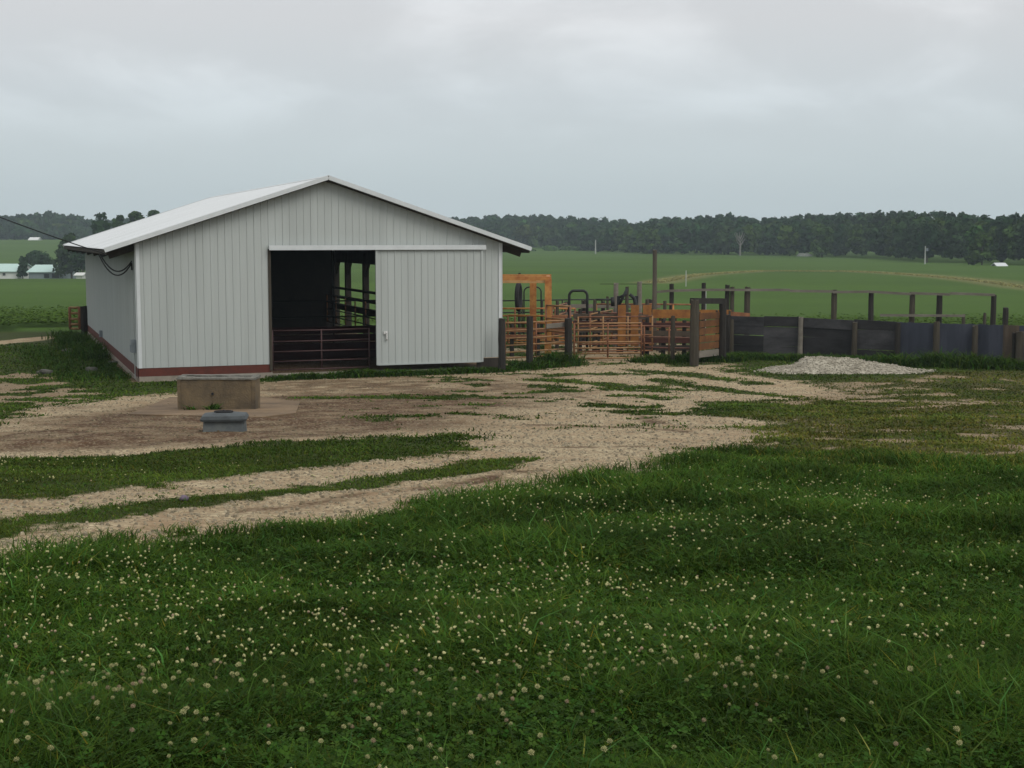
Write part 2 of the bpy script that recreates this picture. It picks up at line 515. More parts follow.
def masks(x, y):
    n1 = fbm(x, y, 0.55, 3, 4) - 0.5
    n2 = fbm(x, y, 2.1, 9, 4) - 0.5
    n3 = fbm(x, y, 1.0, 23, 4) - 0.5
    n4 = (fbm(x, y, 5.5, 67, 3) - 0.5) * 1.5
    g = sstep(-0.85, 0.6, sdist(P_YARD, x, y) + .16 + n1 * 1.6 + n2 * 1.3 + n4 * .55)
    g = g * (1 - sstep(-0.5, 0.3, sdist(P_GRASS1, x, y) + .22 + n1 * 1.1 + n2 * 1.0 + n4 * .4))
    g = g * (1 - 0.92 * sstep(-0.25, 0.25, sdist(P_STRIP, x, y) + .24 + n1 * 0.35 + n2 * 0.45 + n4 * .3))
    for L in L_STRIP2:
        g = g * (1 - 0.95 * sstep(0.85, 0.2, ldist(L, x, y) + n2 * 0.9 + n1 * .6 + n4 * .5))
    # grass creeping in over the far half of the yard
    creep = sstep(0.035, 0.14, n3 + .10 * n4) * sstep(22, 30, y) * sstep(-5.0, -1.5, x) * sstep(5.5, 4, x) * 0.95
    g = g * (1 - creep)
    dry = sstep(-1.2, 1.0, sdist(P_DRY, x, y) + n1 * 3) * (.35 + .65 * sstep(-.16, .10, n3 + n4 * .12 + n1 * .3))
    patch = sstep(0.05, 0.20, n3 + .10 * n4 + 0.13 * sstep(31, 37, y) * sstep(17, 9, x) - .02) * dry
    g = np.maximum(g, patch * 0.66)
    lf = sstep(-1, 1, sdist(P_LEFT, x, y)) * sstep(0.0, 0.10, n3 + .02)
    g = np.maximum(g, lf * 0.9)
    g = np.maximum(g, sstep(1.0, 0.5, ldist(L_PATH, x, y) + n1 * 1.2))
    dirt = np.clip(sstep(-1.5, 1.0, sdist(P_DIRT, x, y) + n1 * 3.0) * (0.88 + n2 * 1.3), 0, 1)
    dirt = np.maximum(dirt, np.clip(sstep(-1.5, 1.5, sdist(P_DIRT2, x, y) + n1 * 4) * (.55 + n2 * 2.0), 0, .85))
    dirt = np.maximum(dirt, lf * 0.5)
    for L in RUTS:
        dirt = np.maximum(dirt, .95 * sstep(.30, .08, ldist(L, x, y) + n1 * .35 + np.abs(n2) * .9))
    dirt = np.maximum(dirt, patch * .35)
    # inside the barn: bare earth
    bx, by = x + 11.611, y - 43.385
    a, b = bx * math.cos(_yaw) + by * math.sin(_yaw), -bx * math.sin(_yaw) + by * math.cos(_yaw)
    barn = (a > -.2) & (a < 12.2) & (b > -0.1) & (b < 25)
    g = np.where(barn, 1.0, g)
    dirt = np.where(barn, 0.9, dirt)
    pen = sstep(-.5, .5, a - 12.2) * sstep(47, 48.5, y) * sstep(62, 58, y) * sstep(9, 7, x)
    g = np.maximum(g, pen * sstep(-0.12, 0.02, n3) * .8)
    return g, dirt, dry


# ground sheet
def lines(segs):
    r = []
    for a, b, s in segs:
        n = max(1, int(round((b - a) / s)))
        r += list(a + (b - a) * np.arange(n) / n)
    r.append(segs[-1][1])
    return np.array(r)


gx = lines([(-880, -200, 20), (-200, -60, 5), (-60, -24, 1), (-24, -17, .4), (-17, 19, .14), (19, 26, .4), (26, 60, 1), (60, 200, 5), (200, 880, 20)])
gy = lines([(-24, 2, 1), (2, 9, .2), (9, 52, .14), (52, 75, .5), (75, 200, 2.5), (200, 400, 6), (400, 1180, 15)])
XX, YY = np.meshgrid(gx, gy)
ZZ = zg(XX, YY)
nx, ny = len(gx), len(gy)
gm, dm, dr = masks(XX.ravel(), YY.ravel())
ZZf = ZZ.ravel()
me = bpy.data.meshes.new('ground')
me.vertices.add(nx * ny)
me.vertices.foreach_set('co', np.stack([XX.ravel(), YY.ravel(), ZZf], 1).astype(np.float32).ravel())
ii = (np.arange(ny - 1)[:, None] * nx + np.arange(nx - 1)[None, :]).ravel()
q = np.stack([ii, ii + 1, ii + nx + 1, ii + nx], 1).astype(np.int32)
me.loops.add(q.size)
me.loops.foreach_set('vertex_index', q.ravel())
me.polygons.add(len(q))
me.polygons.foreach_set('loop_start', np.arange(len(q), dtype=np.int32) * 4)
me.polygons.foreach_set('use_smooth', np.ones(len(q), bool))
crop_edge = 64 + 1.5 * (fbm(XX.ravel(), YY.ravel(), .2, 77, 2) - .5) + sstep(-9, -20, XX.ravel()) * 4
terr_d = ldist(TERR, XX.ravel(), YY.ravel())
for nm, arr in (('gravel', gm), ('dirt', dm), ('dry', np.maximum(dr, sstep(4.2, 1.6, terr_d))), ('crop', sstep(-1, 1, YY.ravel() - crop_edge))):
    a_ = me.attributes.new(nm, 'FLOAT', 'POINT')
    a_.data.foreach_set('value', arr.astype(np.float32))
me.update(calc_edges=True)

gmat = bpy.data.materials.new('ground')
gmat.use_nodes = True
t = gmat.node_tree
b = t.nodes['Principled BSDF']
b.inputs['Roughness'].default_value = 0.95
b.inputs['Specular IOR Level'].default_value = 0.1
tcn = t.nodes.new('ShaderNodeTexCoord')


def gnoise(scale, detail=6, rough=.65, lo=.3, hi=.7):
    n = t.nodes.new('ShaderNodeTexNoise')
    n.inputs['Scale'].default_value = scale
    n.inputs['Detail'].default_value = detail
    n.inputs['Roughness'].default_value = rough
    t.links.new(tcn.outputs['Object'], n.inputs['Vector'])
    r = t.nodes.new('ShaderNodeMapRange')
    r.inputs['From Min'].default_value, r.inputs['From Max'].default_value = lo, hi
    t.links.new(n.outputs['Fac'], r.inputs[0])
    return r.outputs[0]


def gmix(fac, a, b_):
    m_ = t.nodes.new('ShaderNodeMix')
    m_.data_type = 'RGBA'
    for s_, v in ((0, fac), (6, a), (7, b_)):
        if isinstance(v, tuple):
            m_.inputs[s_].default_value = (*v, 1)
        elif isinstance(v, float):
            m_.inputs[s_].default_value = v
        else:
            t.links.new(v, m_.inputs[s_])
    return m_.outputs[2]


def gattr(nm):
    a_ = t.nodes.new('ShaderNodeAttribute')
    a_.attribute_name = nm
    return a_.outputs['Fac']


def gmath(op, a, b_):
    m_ = t.nodes.new('ShaderNodeMath')
    m_.operation = op
    m_.use_clamp = True
    for i, v in enumerate((a, b_)):
        if isinstance(v, float):
            m_.inputs[i].default_value = v
        else:
            t.links.new(v, m_.inputs[i])
    return m_.outputs[0]


vor = t.nodes.new('ShaderNodeTexVoronoi')
vor.inputs['Scale'].default_value = 26
t.links.new(tcn.outputs['Object'], vor.inputs['Vector'])
vsep = t.nodes.new('ShaderNodeSeparateColor')
t.links.new(vor.outputs['Color'], vsep.inputs[0])
grav = gmix(vsep.outputs[0], (0.51, 0.425, 0.275), (0.20, 0.150, 0.092))
grav = gmix(gmath('MULTIPLY', gnoise(1.1, 8, .7, .38, .66), 0.85), grav, (0.270, 0.185, 0.108))
dirt = gmix(gnoise(1.0, 8, .7), (0.130, 0.070, 0.034), (0.060, 0.034, 0.018))
dirt = gmix(gmath('MULTIPLY', gnoise(9.0), 0.6), dirt, (0.040, 0.027, 0.018))
vgt = t.nodes.new('ShaderNodeMath')
vgt.operation = 'GREATER_THAN'
vgt.inputs[1].default_value = 0.80
t.links.new(vsep.outputs[1], vgt.inputs[0])
dirt = gmix(gmath('MULTIPLY', vgt.outputs[0], 0.55), dirt, (0.30, 0.24, 0.165))
bare = gmix(gattr('dirt'), grav, dirt)
turf = gmix(gnoise(1.3), (0.042, 0.064, 0.010), (0.028, 0.042, 0.008))
turf = gmix(gmath('MULTIPLY', gnoise(7.0), 0.5), turf, (0.040, 0.034, 0.015))
dryg = gmix(gnoise(1.6), (0.105, 0.085, 0.034), (0.062, 0.055, 0.020))
turf = gmix(gmath('MULTIPLY', gattr('dry'), 0.75), turf, dryg)
fmap = t.nodes.new('ShaderNodeMapping')
fmap.inputs['Scale'].default_value = (.25, 1, 1)
t.links.new(tcn.outputs['Object'], fmap.inputs[0])
fno = t.nodes.new('ShaderNodeTexNoise')
fno.inputs['Scale'].default_value = 0.035
fno.inputs['Detail'].default_value = 5
t.links.new(fmap.outputs[0], fno.inputs['Vector'])
fmr = t.nodes.new('ShaderNodeMapRange')
fmr.inputs['From Min'].default_value, fmr.inputs['From Max'].default_value = .35, .65
t.links.new(fno.outputs['Fac'], fmr.inputs[0])
field = gmix(fmr.outputs[0], (0.062, 0.120, 0.014), (0.045, 0.091, 0.011))
field = gmix(gmath('MULTIPLY', gnoise(.45, 9, .8), 0.6), field, (0.036, 0.066, 0.011))
field = gmix(gmath('MULTIPLY', gattr('dry'), 0.6), field, (0.17, 0.15, 0.065))
turf = gmix(gattr('crop'), turf, field)
edge = gmath('ADD', gattr('gravel'), gmath('SUBTRACT', gmath('MULTIPLY', gnoise(9.0), 0.9), 0.45))
er = t.nodes.new('ShaderNodeMapRange')
er.inputs['From Min'].default_value, er.inputs['From Max'].default_value = 0.30, 0.70
t.links.new(edge, er.inputs[0])
col = gmix(er.outputs[0], turf, bare)
t.links.new(col, b.inputs['Base Color'])
bp = t.nodes.new('ShaderNodeBump')
bp.inputs['Strength'].default_value = 0.7
bp.inputs['Distance'].default_value = 0.03
t.links.new(gmath('ADD', gmath('MULTIPLY', vor.outputs['Distance'], 0.6), gnoise(12.0)), bp.inputs['Height'])
t.links.new(bp.outputs[0], b.inputs['Normal'])
me.materials.append(gmat)
ground = bpy.data.objects.new('ground', me)
COL.objects.link(ground)
ground['kind'] = 'structure'

# ------------------------------------------------------------------ barn
BX, BY, BW, BL = -11.611, 43.385, 12.0, 24.2
C0, EAVE, APEX = 0.46, 4.334, 6.313
SL = (APEX - EAVE) / (BW / 2)
A0, A1, PANEL = 4.17, 7.62, 11.27
HEAD = 4.15
barn = empty('barn', (BX, BY, 0), _yaw, 'white ribbed steel barn with low gabled roof and half open sliding door', 'barn')


def btop(a):
    return EAVE + SL * min(a, BW - a)


def ribbed(a0, a1, bot, top, sp=0.229, rib=0.02, off=0.0, opening=None):
    """profiled sheet in the a-z plane; ribs stand towards -b"""
    prof = [(a0, 0.0)]
    k = math.ceil((a0 + .05) / sp)
    while k * sp < a1 - .05:
        c = k * sp
        h_ = rib * (1.0 if k % 4 == 0 else .75)
        prof += [(c - .024, 0), (c - .009, h_), (c + .009, h_), (c + .024, 0)]
        k += 1
    prof.append((a1, 0.0))
    if opening:
        prof += [(opening[0], 0.0), (opening[1], 0.0)]
        prof.sort()
    m = MB()
    for (p, q_) in zip(prof[:-1], prof[1:]):
        mid = (p[0] + q_[0]) / 2
        zb = bot if not (opening and opening[0] < mid < opening[1]) else opening[2]
        m.add([(p[0], off - p[1], zb), (q_[0], off - q_[1], zb), (q_[0], off - q_[1], top(q_[0])), (p[0], off - p[1], top(p[0]))], [(0, 1, 2, 3)])
    return m


ribbed(0, BW, C0, btop, opening=(A0, PANEL - .1, HEAD)).build('front_wall', M['siding'], barn)
# framing, and dark planes added behind the steel to keep the interior dark
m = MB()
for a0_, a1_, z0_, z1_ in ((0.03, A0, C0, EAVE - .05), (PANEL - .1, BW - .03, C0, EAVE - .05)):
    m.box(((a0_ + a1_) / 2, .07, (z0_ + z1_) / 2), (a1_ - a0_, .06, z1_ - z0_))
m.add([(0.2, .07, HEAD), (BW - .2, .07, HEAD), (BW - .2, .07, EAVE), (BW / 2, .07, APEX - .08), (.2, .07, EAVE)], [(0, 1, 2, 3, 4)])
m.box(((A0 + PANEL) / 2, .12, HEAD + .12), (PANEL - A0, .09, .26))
m.build('added_dark_lining', M['lining'], barn)
# left wall (local: runs along b, ribs outwards)
mw = ribbed(0, BL, C0, lambda a: EAVE, rib=.02)
mw.v = [(p[1], BL - p[0], p[2]) for p in mw.v]
mw.build('side_wall', M['siding'], barn)
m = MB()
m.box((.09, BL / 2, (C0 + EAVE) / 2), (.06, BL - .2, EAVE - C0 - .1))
m.build('added_dark_lining', M['lining'], barn)
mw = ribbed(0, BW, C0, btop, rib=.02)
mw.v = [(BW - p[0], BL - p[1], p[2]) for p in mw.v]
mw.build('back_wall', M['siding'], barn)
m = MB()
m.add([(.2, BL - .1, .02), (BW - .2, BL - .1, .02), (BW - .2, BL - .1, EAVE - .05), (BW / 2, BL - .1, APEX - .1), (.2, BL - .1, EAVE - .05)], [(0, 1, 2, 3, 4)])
m.build('added_dark_lining', M['lining'], barn)
# right wall: closed near the front, open bays behind
OB = 13.6
mw = ribbed(0, OB, C0, lambda a: EAVE, rib=.02)
mw.v = [(BW - p[1] * -1, p[0], p[2]) for p in mw.v]
mw.build('side_wall', M['siding'], barn)
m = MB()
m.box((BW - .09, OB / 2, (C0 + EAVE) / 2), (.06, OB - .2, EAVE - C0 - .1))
m.build('added_dark_lining', M['lining'], barn)
m = MB()
m.box((BW, (OB + BL) / 2, (3.3 + EAVE) / 2), (.08, BL - OB, EAVE - 3.3))
m.build('eave_header', M['dark_wood'], barn)
for tt in (14.8, 18.25, 21.65, 24.05):
    m = MB()
    m.box((BW, tt, 1.9), (.26, .26, 3.8))
    o = m.build('post', M['dark_wood'], barn)
    m = MB()
    for s in (-1,):
        if 14 < tt + s * .9 < 24.1:
            m.bar((BW, tt + s * .12, 2.75), (BW, tt + s * .95, 3.62), .08, .10)
    if m.f:
        m.build('brace', M['dark_wood'], o)
for zz_, hh_ in ((1.15, .3), (1.62, .14), (2.05, .12)):
    m = MB()
    m.box((BW - .16, (OB + BL) / 2, zz_), (.05, BL - OB - .2, hh_))
    m.build('side_board', M['dark_wood'], barn)
# roof
OE, OG, TH = 0.939, 0.371, 0.07
BKX = 0.37
for side in (-1, 1):
    m = MB()
    prof = []
    L0, L1 = -OG, BL + BKX
    k = 0
    y_ = L0
    prof.append((y_, 0))
    while y_ + .30 < L1:
        y_ += .30
        prof += [(y_ - .035, 0), (y_ - .012, .032), (y_ + .012, .032), (y_ + .035, 0)]
    prof.append((L1, 0))

    def rp(s_, y2, up):
        """s_ = distance from ridge in plan"""
        return (BW / 2 + side * s_, y2, APEX + .06 + TH - SL * s_ + up)
    e = BW / 2 + OE
    for p, q_ in zip(prof[:-1], prof[1:]):
        m.add([rp(0, p[0], p[1]), rp(0, q_[0], q_[1]), rp(e, q_[0], q_[1]), rp(e, p[0], p[1])], [(0, 1, 2, 3) if side > 0 else (3, 2, 1, 0)], 0)
    # dark deck added underneath so the interior stays dark
    d0 = -.05
    vs = [rp(0.01, L0 + .03, d0), rp(0.01, L1 - .03, d0), rp(e - .04, L1 - .03, d0), rp(e - .04, L0 + .03, d0)]
    vs += [(p[0], p[1], p[2] - .07) for p in vs]
    m.add(vs, [(0, 1, 2, 3), (7, 6, 5, 4), (0, 4, 5, 1), (1, 5, 6, 2), (2, 6, 7, 3), (3, 7, 4, 0)], 1)
    roof = m.build('roof', [M['roofing'], M['dark_wood']], barn)
    # gable trim: small bent flashing along the rake
    for y2 in (L0 - .012, L1 + .012):
        m = MB()
        p0, p1 = Vector(rp(-.0, y2, -.03)), Vector(rp(e + .015, y2, -.03))
        m.bar(p0, p1, .022, .125)
        m.bar(p0 + Vector((0, .05 if y2 < 0 else -.05, .072)), p1 + Vector((0, .05 if y2 < 0 else -.05, .072)), .12, .012)
        m.build('rake_trim', M['trim'], roof)
    m = MB()
    m.bar(rp(e - .05, L0 + .05, -.12), rp(e - .05, L1 - .05, -.12), .04, .12)
    m.build('eave_board', M['dark_wood'], roof)
m = MB()
for side in (-1, 1):
    z0 = APEX + .06 + TH + .035
    m.bar((BW / 2 + side * .09, -OG - .02, z0 - SL * .09), (BW / 2 + side * .09, BL + BKX + .02, z0 - SL * .09), .2, .014, up=(-side * -SL, 0, 1))
m.build('ridge_cap', M['trim'], barn)
# rafter tails under the overhangs
for k in range(8):
    for side in (-1, 1):
        m = MB()
        b_ = .25 + k * (BL - .6) / 7
        a_in = BW / 2 + side * (BW / 2 - .3)
        a_out = BW / 2 + side * (BW / 2 + OE - .14)
        zi = APEX - SL * (BW / 2 - .3)
        zo = APEX - SL * (BW / 2 + OE - .14)
        m.bar((a_in, b_, zi - .12), (a_out, b_, zo - .12), .05, .2)
        m.build('rafter', M['dark_wood'], barn)
# corner trims
for a_ in (0.0, BW):
    m = MB()
    s = 1 if a_ == 0 else -1
    m.box((a_ + s * .045, -.036, (C0 + EAVE) / 2), (.11, .012, EAVE - C0))
    m.box((a_ - s * .03, .045, (C0 + EAVE) / 2), (.012, .16, EAVE - C0 - .02))
    m.build('corner_trim', M['trim'], barn)
m = MB()
m.box((A0 - .045, .02, (C0 + HEAD) / 2 - .1), (.085, .14, HEAD - C0 + .2))
m.build('door_jamb', M['post'], barn)
# red skirt boards and concrete sill
m = MB()
m.box((A0 / 2 - .02, .01, .325), (A0 - .05, .05, .25))
m.build('skirt_board', M['red_board'], barn)
m = MB()
m.box((.012, BL / 2, .30), (.05, BL - .3, .30))
m.build('skirt_board', M['red_board'], barn)
m = MB()
m.box(((PANEL + BW) / 2 - .1, .01, .22), (BW - PANEL + .1, .05, .44))
m.build('skirt_board', M['dark_wood'], barn)  # dark strip stands in for the shade and grass below the siding
m = MB()
m.box(((A0 + PANEL) / 2, .2, .02), (PANEL - A0 + .3, .5, .2))
m.build('door_sill', M['concrete'], barn)
m = MB()
m.box((A0 / 2, .02, 0.09), (A0, .14, .21))
m.box((.03, BL / 2, .07), (.14, BL - .4, .16))
m.build('sill', M['concrete'], barn)
# sliding door
door = ribbed(A0 + 3.45, PANEL, .33, lambda a: 4.10, off=-.115, rib=.024).build('sliding_door', M['siding'], barn)
m = MB()
da, db = A0 + 3.45, PANEL
m.box(((da + db) / 2, -.075, 2.2), (db - da - .02, .06, 3.7))
m.build('door_frame', M['grey_wood'], door)
m = MB()
for x_ in (da, db):
    m.box((x_, -.118, 2.215), (.07, .075, 3.77))
m.box(((da + db) / 2, -.118, .345), (db - da - .07, .06, .05))
m.build('edge_trim', M['siding'], door)
m = MB()
m.tube([(da + .30, -.15, 1.17), (da + .30, -.20, 1.19), (da + .30, -.20, 1.40), (da + .30, -.15, 1.42)], .028, 8)
m.box((da + .27, -.16, 1.40), (.13, .03, .10))
m.build('handle', M['handle'], door)
m = MB()
m.box(((A0 - .05 + PANEL + .1) / 2, -.12, HEAD + .055), (PANEL - A0 + .2, .16, .115))
m.box(((A0 - .05 + PANEL + .1) / 2, -.198, HEAD + .02), (PANEL - A0 + .2, .012, .12))
m.build('door_track', M['trim'], barn)
# electrics on the left wall near the corner
m = MB()
m.box((-.10, .55, 1.12), (.16, .26, .40))
m.box((-.19, .55, 1.06), (.03, .18, .22))
m.build('meter_box', M['grey_box'], barn)
m = MB()
m.tube([(-.06, .62, .1), (-.06, .62, 3.6)], .016, 8)
m.build('conduit', M['siding'], barn)
m = MB()
m.box((-.08, 14.5, .62), (.12, .2, .26))
m.build('outlet_box', M['grey_box'], barn)


def bw(a, b, c):
    return Vector((BX + a * math.cos(_yaw) - b * math.sin(_yaw), BY + a * math.sin(_yaw) + b * math.cos(_yaw), c))


# overhead cable and its drip loops
m = MB()
pe = bw(-.93, .1, 4.02)
po = at(-420, 30, 9.0)
pts = []
for i in range(25):
    s = i / 24
    p = po.lerp(pe, s)
    p.z -= 4 * s * (1 - s) * .35
    pts.append(p)
m.tube(pts, .018, 6)
for dx, dp in ((0, .42), (.06, .52)):
    p0, p1 = bw(-.86, 2.6 + dx * 12, 3.95), bw(-.08, .5, 3.78 - dx)
    m.tube([p0.lerp(p1, s / 12) - Vector((0, 0, 4 * s / 12 * (1 - s / 12) * dp)) for s in range(13)], .022, 6)
m.tube([bw(-.08, .58, 3.7), bw(-.07, .62, 3.5)], .03, 6)
tag(m.build('power_cable', M['cable']), 'black overhead cable running down to the barn eave and looping to its wall', 'cable')


# ------------------------------------------------------------------ gates
def pipe_gate(name, p0, p1, h0, h1, rails, ups, mat_rail, mat_up, label, r=.028, cat='gate', group=None, up_at=None):
    """tube gate between two ground points, bottom h0, top h1"""
    p0, p1 = Vector(p0), Vector(p1)
    e = empty(name, p0, math.atan2(p1.y - p0.y, p1.x - p0.x), label, cat, group)
    L = (p1.xy - p0.xy).length
    dz = p1.z - p0.z
    for i in range(rails):
        z = h0 + (h1 - h0) * (i / (rails - 1)) ** 1.12
        m = MB()
        sag = random.uniform(-.015, .015)
        m.tube([(0, 0, z), (L / 2, random.uniform(-.02, .02), z + sag + dz / 2), (L, 0, z + dz)], r, 7)
        m.build('rail', mat_rail, e, True)
    for k in range(ups):
        s = k / (ups - 1)
        m = MB()
        m.tube([(s * L, .0, h0 - .02 + dz * s), (s * L, 0, h1 + .02 + dz * s)], r * 1.15, 7)
        m.build('upright', mat_up, e, True)
    return e


def gz(px, y):
    p = at(px, y, 0)
    return Vector((p.x, y, z1(p.x, y)))


# gate across the barn doorway and pens inside
p0, p1 = bw(A0 + .12, .55, .12), bw(A0 + 3.35, .55, .12)
pipe_gate('pipe_gate', p0, p1, .1, 1.38, 5, 3, M['red_gate'], M['red_gate'], 'dark red pipe gate closed across the open barn doorway', r=.021)
m = MB()
for i in range(4):
    a_, c_ = bw(A0 - 2, 5.5, .25 + i * .30), bw(A0 + 6.5, 5.5, .25 + i * .30)
    m.bar(a_, c_, .05, .27)
tag(m.build('feed_bunk', M['red_dark']), 'dark red plank pen wall just inside the barn doorway', 'pen wall')
pipe_gate('pipe_gate', bw(3, 10, .0), bw(11.3, 10, .0), .3, 2.0, 4, 4, M['black_steel'], M['black_steel'], 'dark pen rail deep inside the barn crossing in front of the bright openings')
pipe_gate('pipe_gate', bw(11.5, 14.5, 0), bw(11.5, 24, 0), .35, 1.7, 5, 6, M['black_steel'], M['rust'], 'rusty pen panel along the open side of the barn, seen through the doorway')

# ------------------------------------------------------------------ corral, right of the barn
def wood_post(px, y, vtop, w, mat_, label=None, parent=None, name='fence_post', cat='post', lean=0.0, group=None, square=False):
    g = gz(px, y)
    h = hz(vtop, y) - g.z
    rg = random.Random(int(px * 7 + y))
    m = MB()
    n = 4 if square else 9
    rings = 6
    vs = []
    for i in range(rings + 1):
        z = -.15 + (h + .15) * i / rings
        r = w / 2 * (1 - .1 * i / rings) * (1.25 if square else 1.0)
        for k in range(n):
            an = 2 * math.pi * (k + .5) / n
            rr = r * (1 + rg.uniform(-.07, .07))
            vs.append((math.cos(an) * rr + lean * z, math.sin(an) * rr, z + (rg.uniform(-.03, .03) if i == rings else 0)))
    fs = [tuple((rings) * n + k for k in range(n))]
    for i in range(rings):
        for k in range(n):
            fs.append((i * n + k, i * n + (k + 1) % n, (i + 1) * n + (k + 1) % n, (i + 1) * n + k))
    m.add(vs, fs)
    o = m.build(name, mat_)
    if parent:
        o.location = g - parent.location
        o.parent = parent
    else:
        o.location = g
        tag(o, label, cat, group)
    return o


wood_post(502, 46.9, 319, .26, M['dark_post'], 'dark wooden post standing against the right front corner of the barn')
wood_post(529.5, 48.4, 317, .25, M['dark_post'], 'dark wooden post between barn corner and hinge post, tan gate rails on both sides', lean=.01)
wood_post(568.5, 50.0, 318, .30, M['dark_post'], 'thick black hinge post at the left end of the rusty pipe gate')
pipe_gate('pipe_gate', gz(505, 48.6), gz(566, 50.3), .32, 1.55, 6, 3, M['tan_pipe'], M['rust'], 'tan pipe gate behind the two dark posts beside the barn')
m = MB()
g0, g1 = gz(546, 49.6), gz(567, 50.2)
m.bar((g0.x, g0.y, 1.38), (g1.x, g1.y, 1.42), .05, .16)
tag(m.build('top_board', M['grey_wood']), 'short grey board nailed between the dark posts near the barn', 'board')
pipe_gate('pipe_gate', gz(574, 51.2), gz(641, 51.6), .10, 1.38, 7, 3, M['tan_pipe'], M['rust'], 'wide rusty pipe gate closing the corral, bleached tan rails', r=.032)
pipe_gate('pen_fence', gz(644, 51.8), gz(694, 51.3), .15, 1.25, 4, 3, M['maroon_pipe'], M['rust'], 'low maroon pipe panel between the pipe gate and the wooden gateway', cat='pen fence')
pipe_gate('pen_fence', gz(495, 57.5), gz(575, 57.5), .3, 1.62, 6, 5, M['orange'], M['rust'], 'orange and rust pipe panel behind the tan gate, under the orange gantry', cat='pen fence', r=.035)
pipe_gate('pen_fence', gz(575, 57), gz(648, 56.0), .3, 1.5, 6, 5, M['maroon_pipe'], M['rust'], 'dark maroon pipe panel behind the wide rusty gate', cat='pen fence', r=.035)
pipe_gate('pen_fence', gz(502, 62), gz(640, 64.0), .3, 1.75, 4, 8, M['black_steel'], M['dark_post'], 'thin dark rail panel at the back of the corral near the gantry', cat='pen fence', r=.03)
pipe_gate('pen_fence', gz(546, 54.5), gz(570, 53.5), .5, 1.9, 4, 2, M['tan_pipe'], M['maroon_pipe'], 'short bleached panel sloping up beside the orange gantry', cat='pen fence', r=.035)

# plank walls deeper in the pens
def board_wall(px0, y0, px1, y1, zs, w, mt, label, posts=(), pm='dark_post', ptop=.15):
    g0, g1 = gz(px0, y0), gz(px1, y1)
    e = empty('board_fence', g0, 0, label, 'fence')
    for z in zs:
        m = MB()
        m.bar(Vector((0, 0, z + random.uniform(-.03, .03))), (g1 - g0) + Vector((0, 0, z + random.uniform(-.05, .05))), .045, w)
        m.build('board', M[random.choice(mt)], e)
    for px in posts:
        s_ = (px - px0) / (px1 - px0)
        y_ = y0 + (y1 - y0) * s_ + .12
        wood_post(px, y_, 384 + FPX * math.tan(math.atan((CAM_Z - max(zs) - ptop - random.uniform(0, .3)) / y_) - PITCH), .17, M[pm], parent=e, name='post')
    return e


board_wall(573, 54.6, 648, 53.9, (.95, 1.22, 1.48), .19, ('maroon_board', 'rust', 'brown_sheet'), 'dark maroon plank wall right behind the wide rusty gate', (580, 598, 621, 644))
board_wall(505, 53.2, 546, 53.0, (.75, 1.0), .16, ('brown_sheet', 'rust'), 'low brown plank wall behind the tan gate beside the barn', (512, 538))
board_wall(560, 60.5, 660, 60.0, (.9, 1.25, 1.6), .17, ('grey_wood', 'brown_sheet'), 'grey brown plank wall across the back of the pens below the bow gate', (566, 584, 603, 650))
board_wall(642, 53.3, 694, 52.8, (.35, .62, .9, 1.18), .18, ('brown_sheet', 'maroon_board', 'dark_wood'), 'dark brown plank wall left of the wooden gateway', (647, 663, 684))
pipe_gate('pipe_gate', gz(590, 53.4), gz(612, 56.8), .3, 1.6, 6, 3, M['tan_pipe'], M['rust'], 'rusty gate standing at an angle inside the pen, right of the bow gate', r=.03)
pipe_gate('pipe_gate', gz(552, 57), gz(566, 60.5), .3, 1.7, 5, 2, M['rust'], M['rust'], 'narrow rusty gate between the orange gantry and the bow gate', r=.035)

pipe_gate('pen_fence', gz(508, 55.6), gz(566, 55.0), .35, 1.45, 5, 4, M['orange'], M['rust'], 'second orange pipe panel inside the pen just behind the plank wall by the barn', cat='pen fence', r=.03)
pipe_gate('pipe_gate', gz(578, 52.4), gz(652, 53.0), .25, 1.55, 5, 4, M['rust'], M['tan_pipe'], 'rust brown gate leaning close behind the wide rusty gate, slightly taller', r=.028)
pipe_gate('pen_fence', gz(596, 58.6), gz(692, 58.2), .4, 1.75, 5, 6, M['rust'], M['orange'], 'rusty pipe panel with orange uprights behind the head gate', cat='pen fence', r=.034)
for px, y_, vt, w, lab in ((557, 56.2, 301, .15, 'thin dark post between the orange gantry and the bow gate'), (594, 55.6, 300, .16, 'thin dark post just right of the bow gate'),
                           (608, 56.6, 297, .13, 'thin dark post left of the head gate levers'), (647, 54.6, 299, .17, 'dark post at the right edge of the upright orange boards'),
                           (664, 56.4, 301, .15, 'dark post right of the tall thin pole')):
    wood_post(px, y_, vt, w, M['post'], lab, lean=random.uniform(-.02, .02))

# orange gantry
ge = empty('gantry', gz(530, 55), 0, 'orange painted gantry over the cattle chute beside the barn', 'gantry')


def gpart(name, a, b_, w, h, mt, par=ge):
    m = MB()
    m.bar(a, b_, w, h)
    o = m.build(name, mt, par)
    o.data.transform(Matrix.Translation(-Vector(par.location)))
    return o


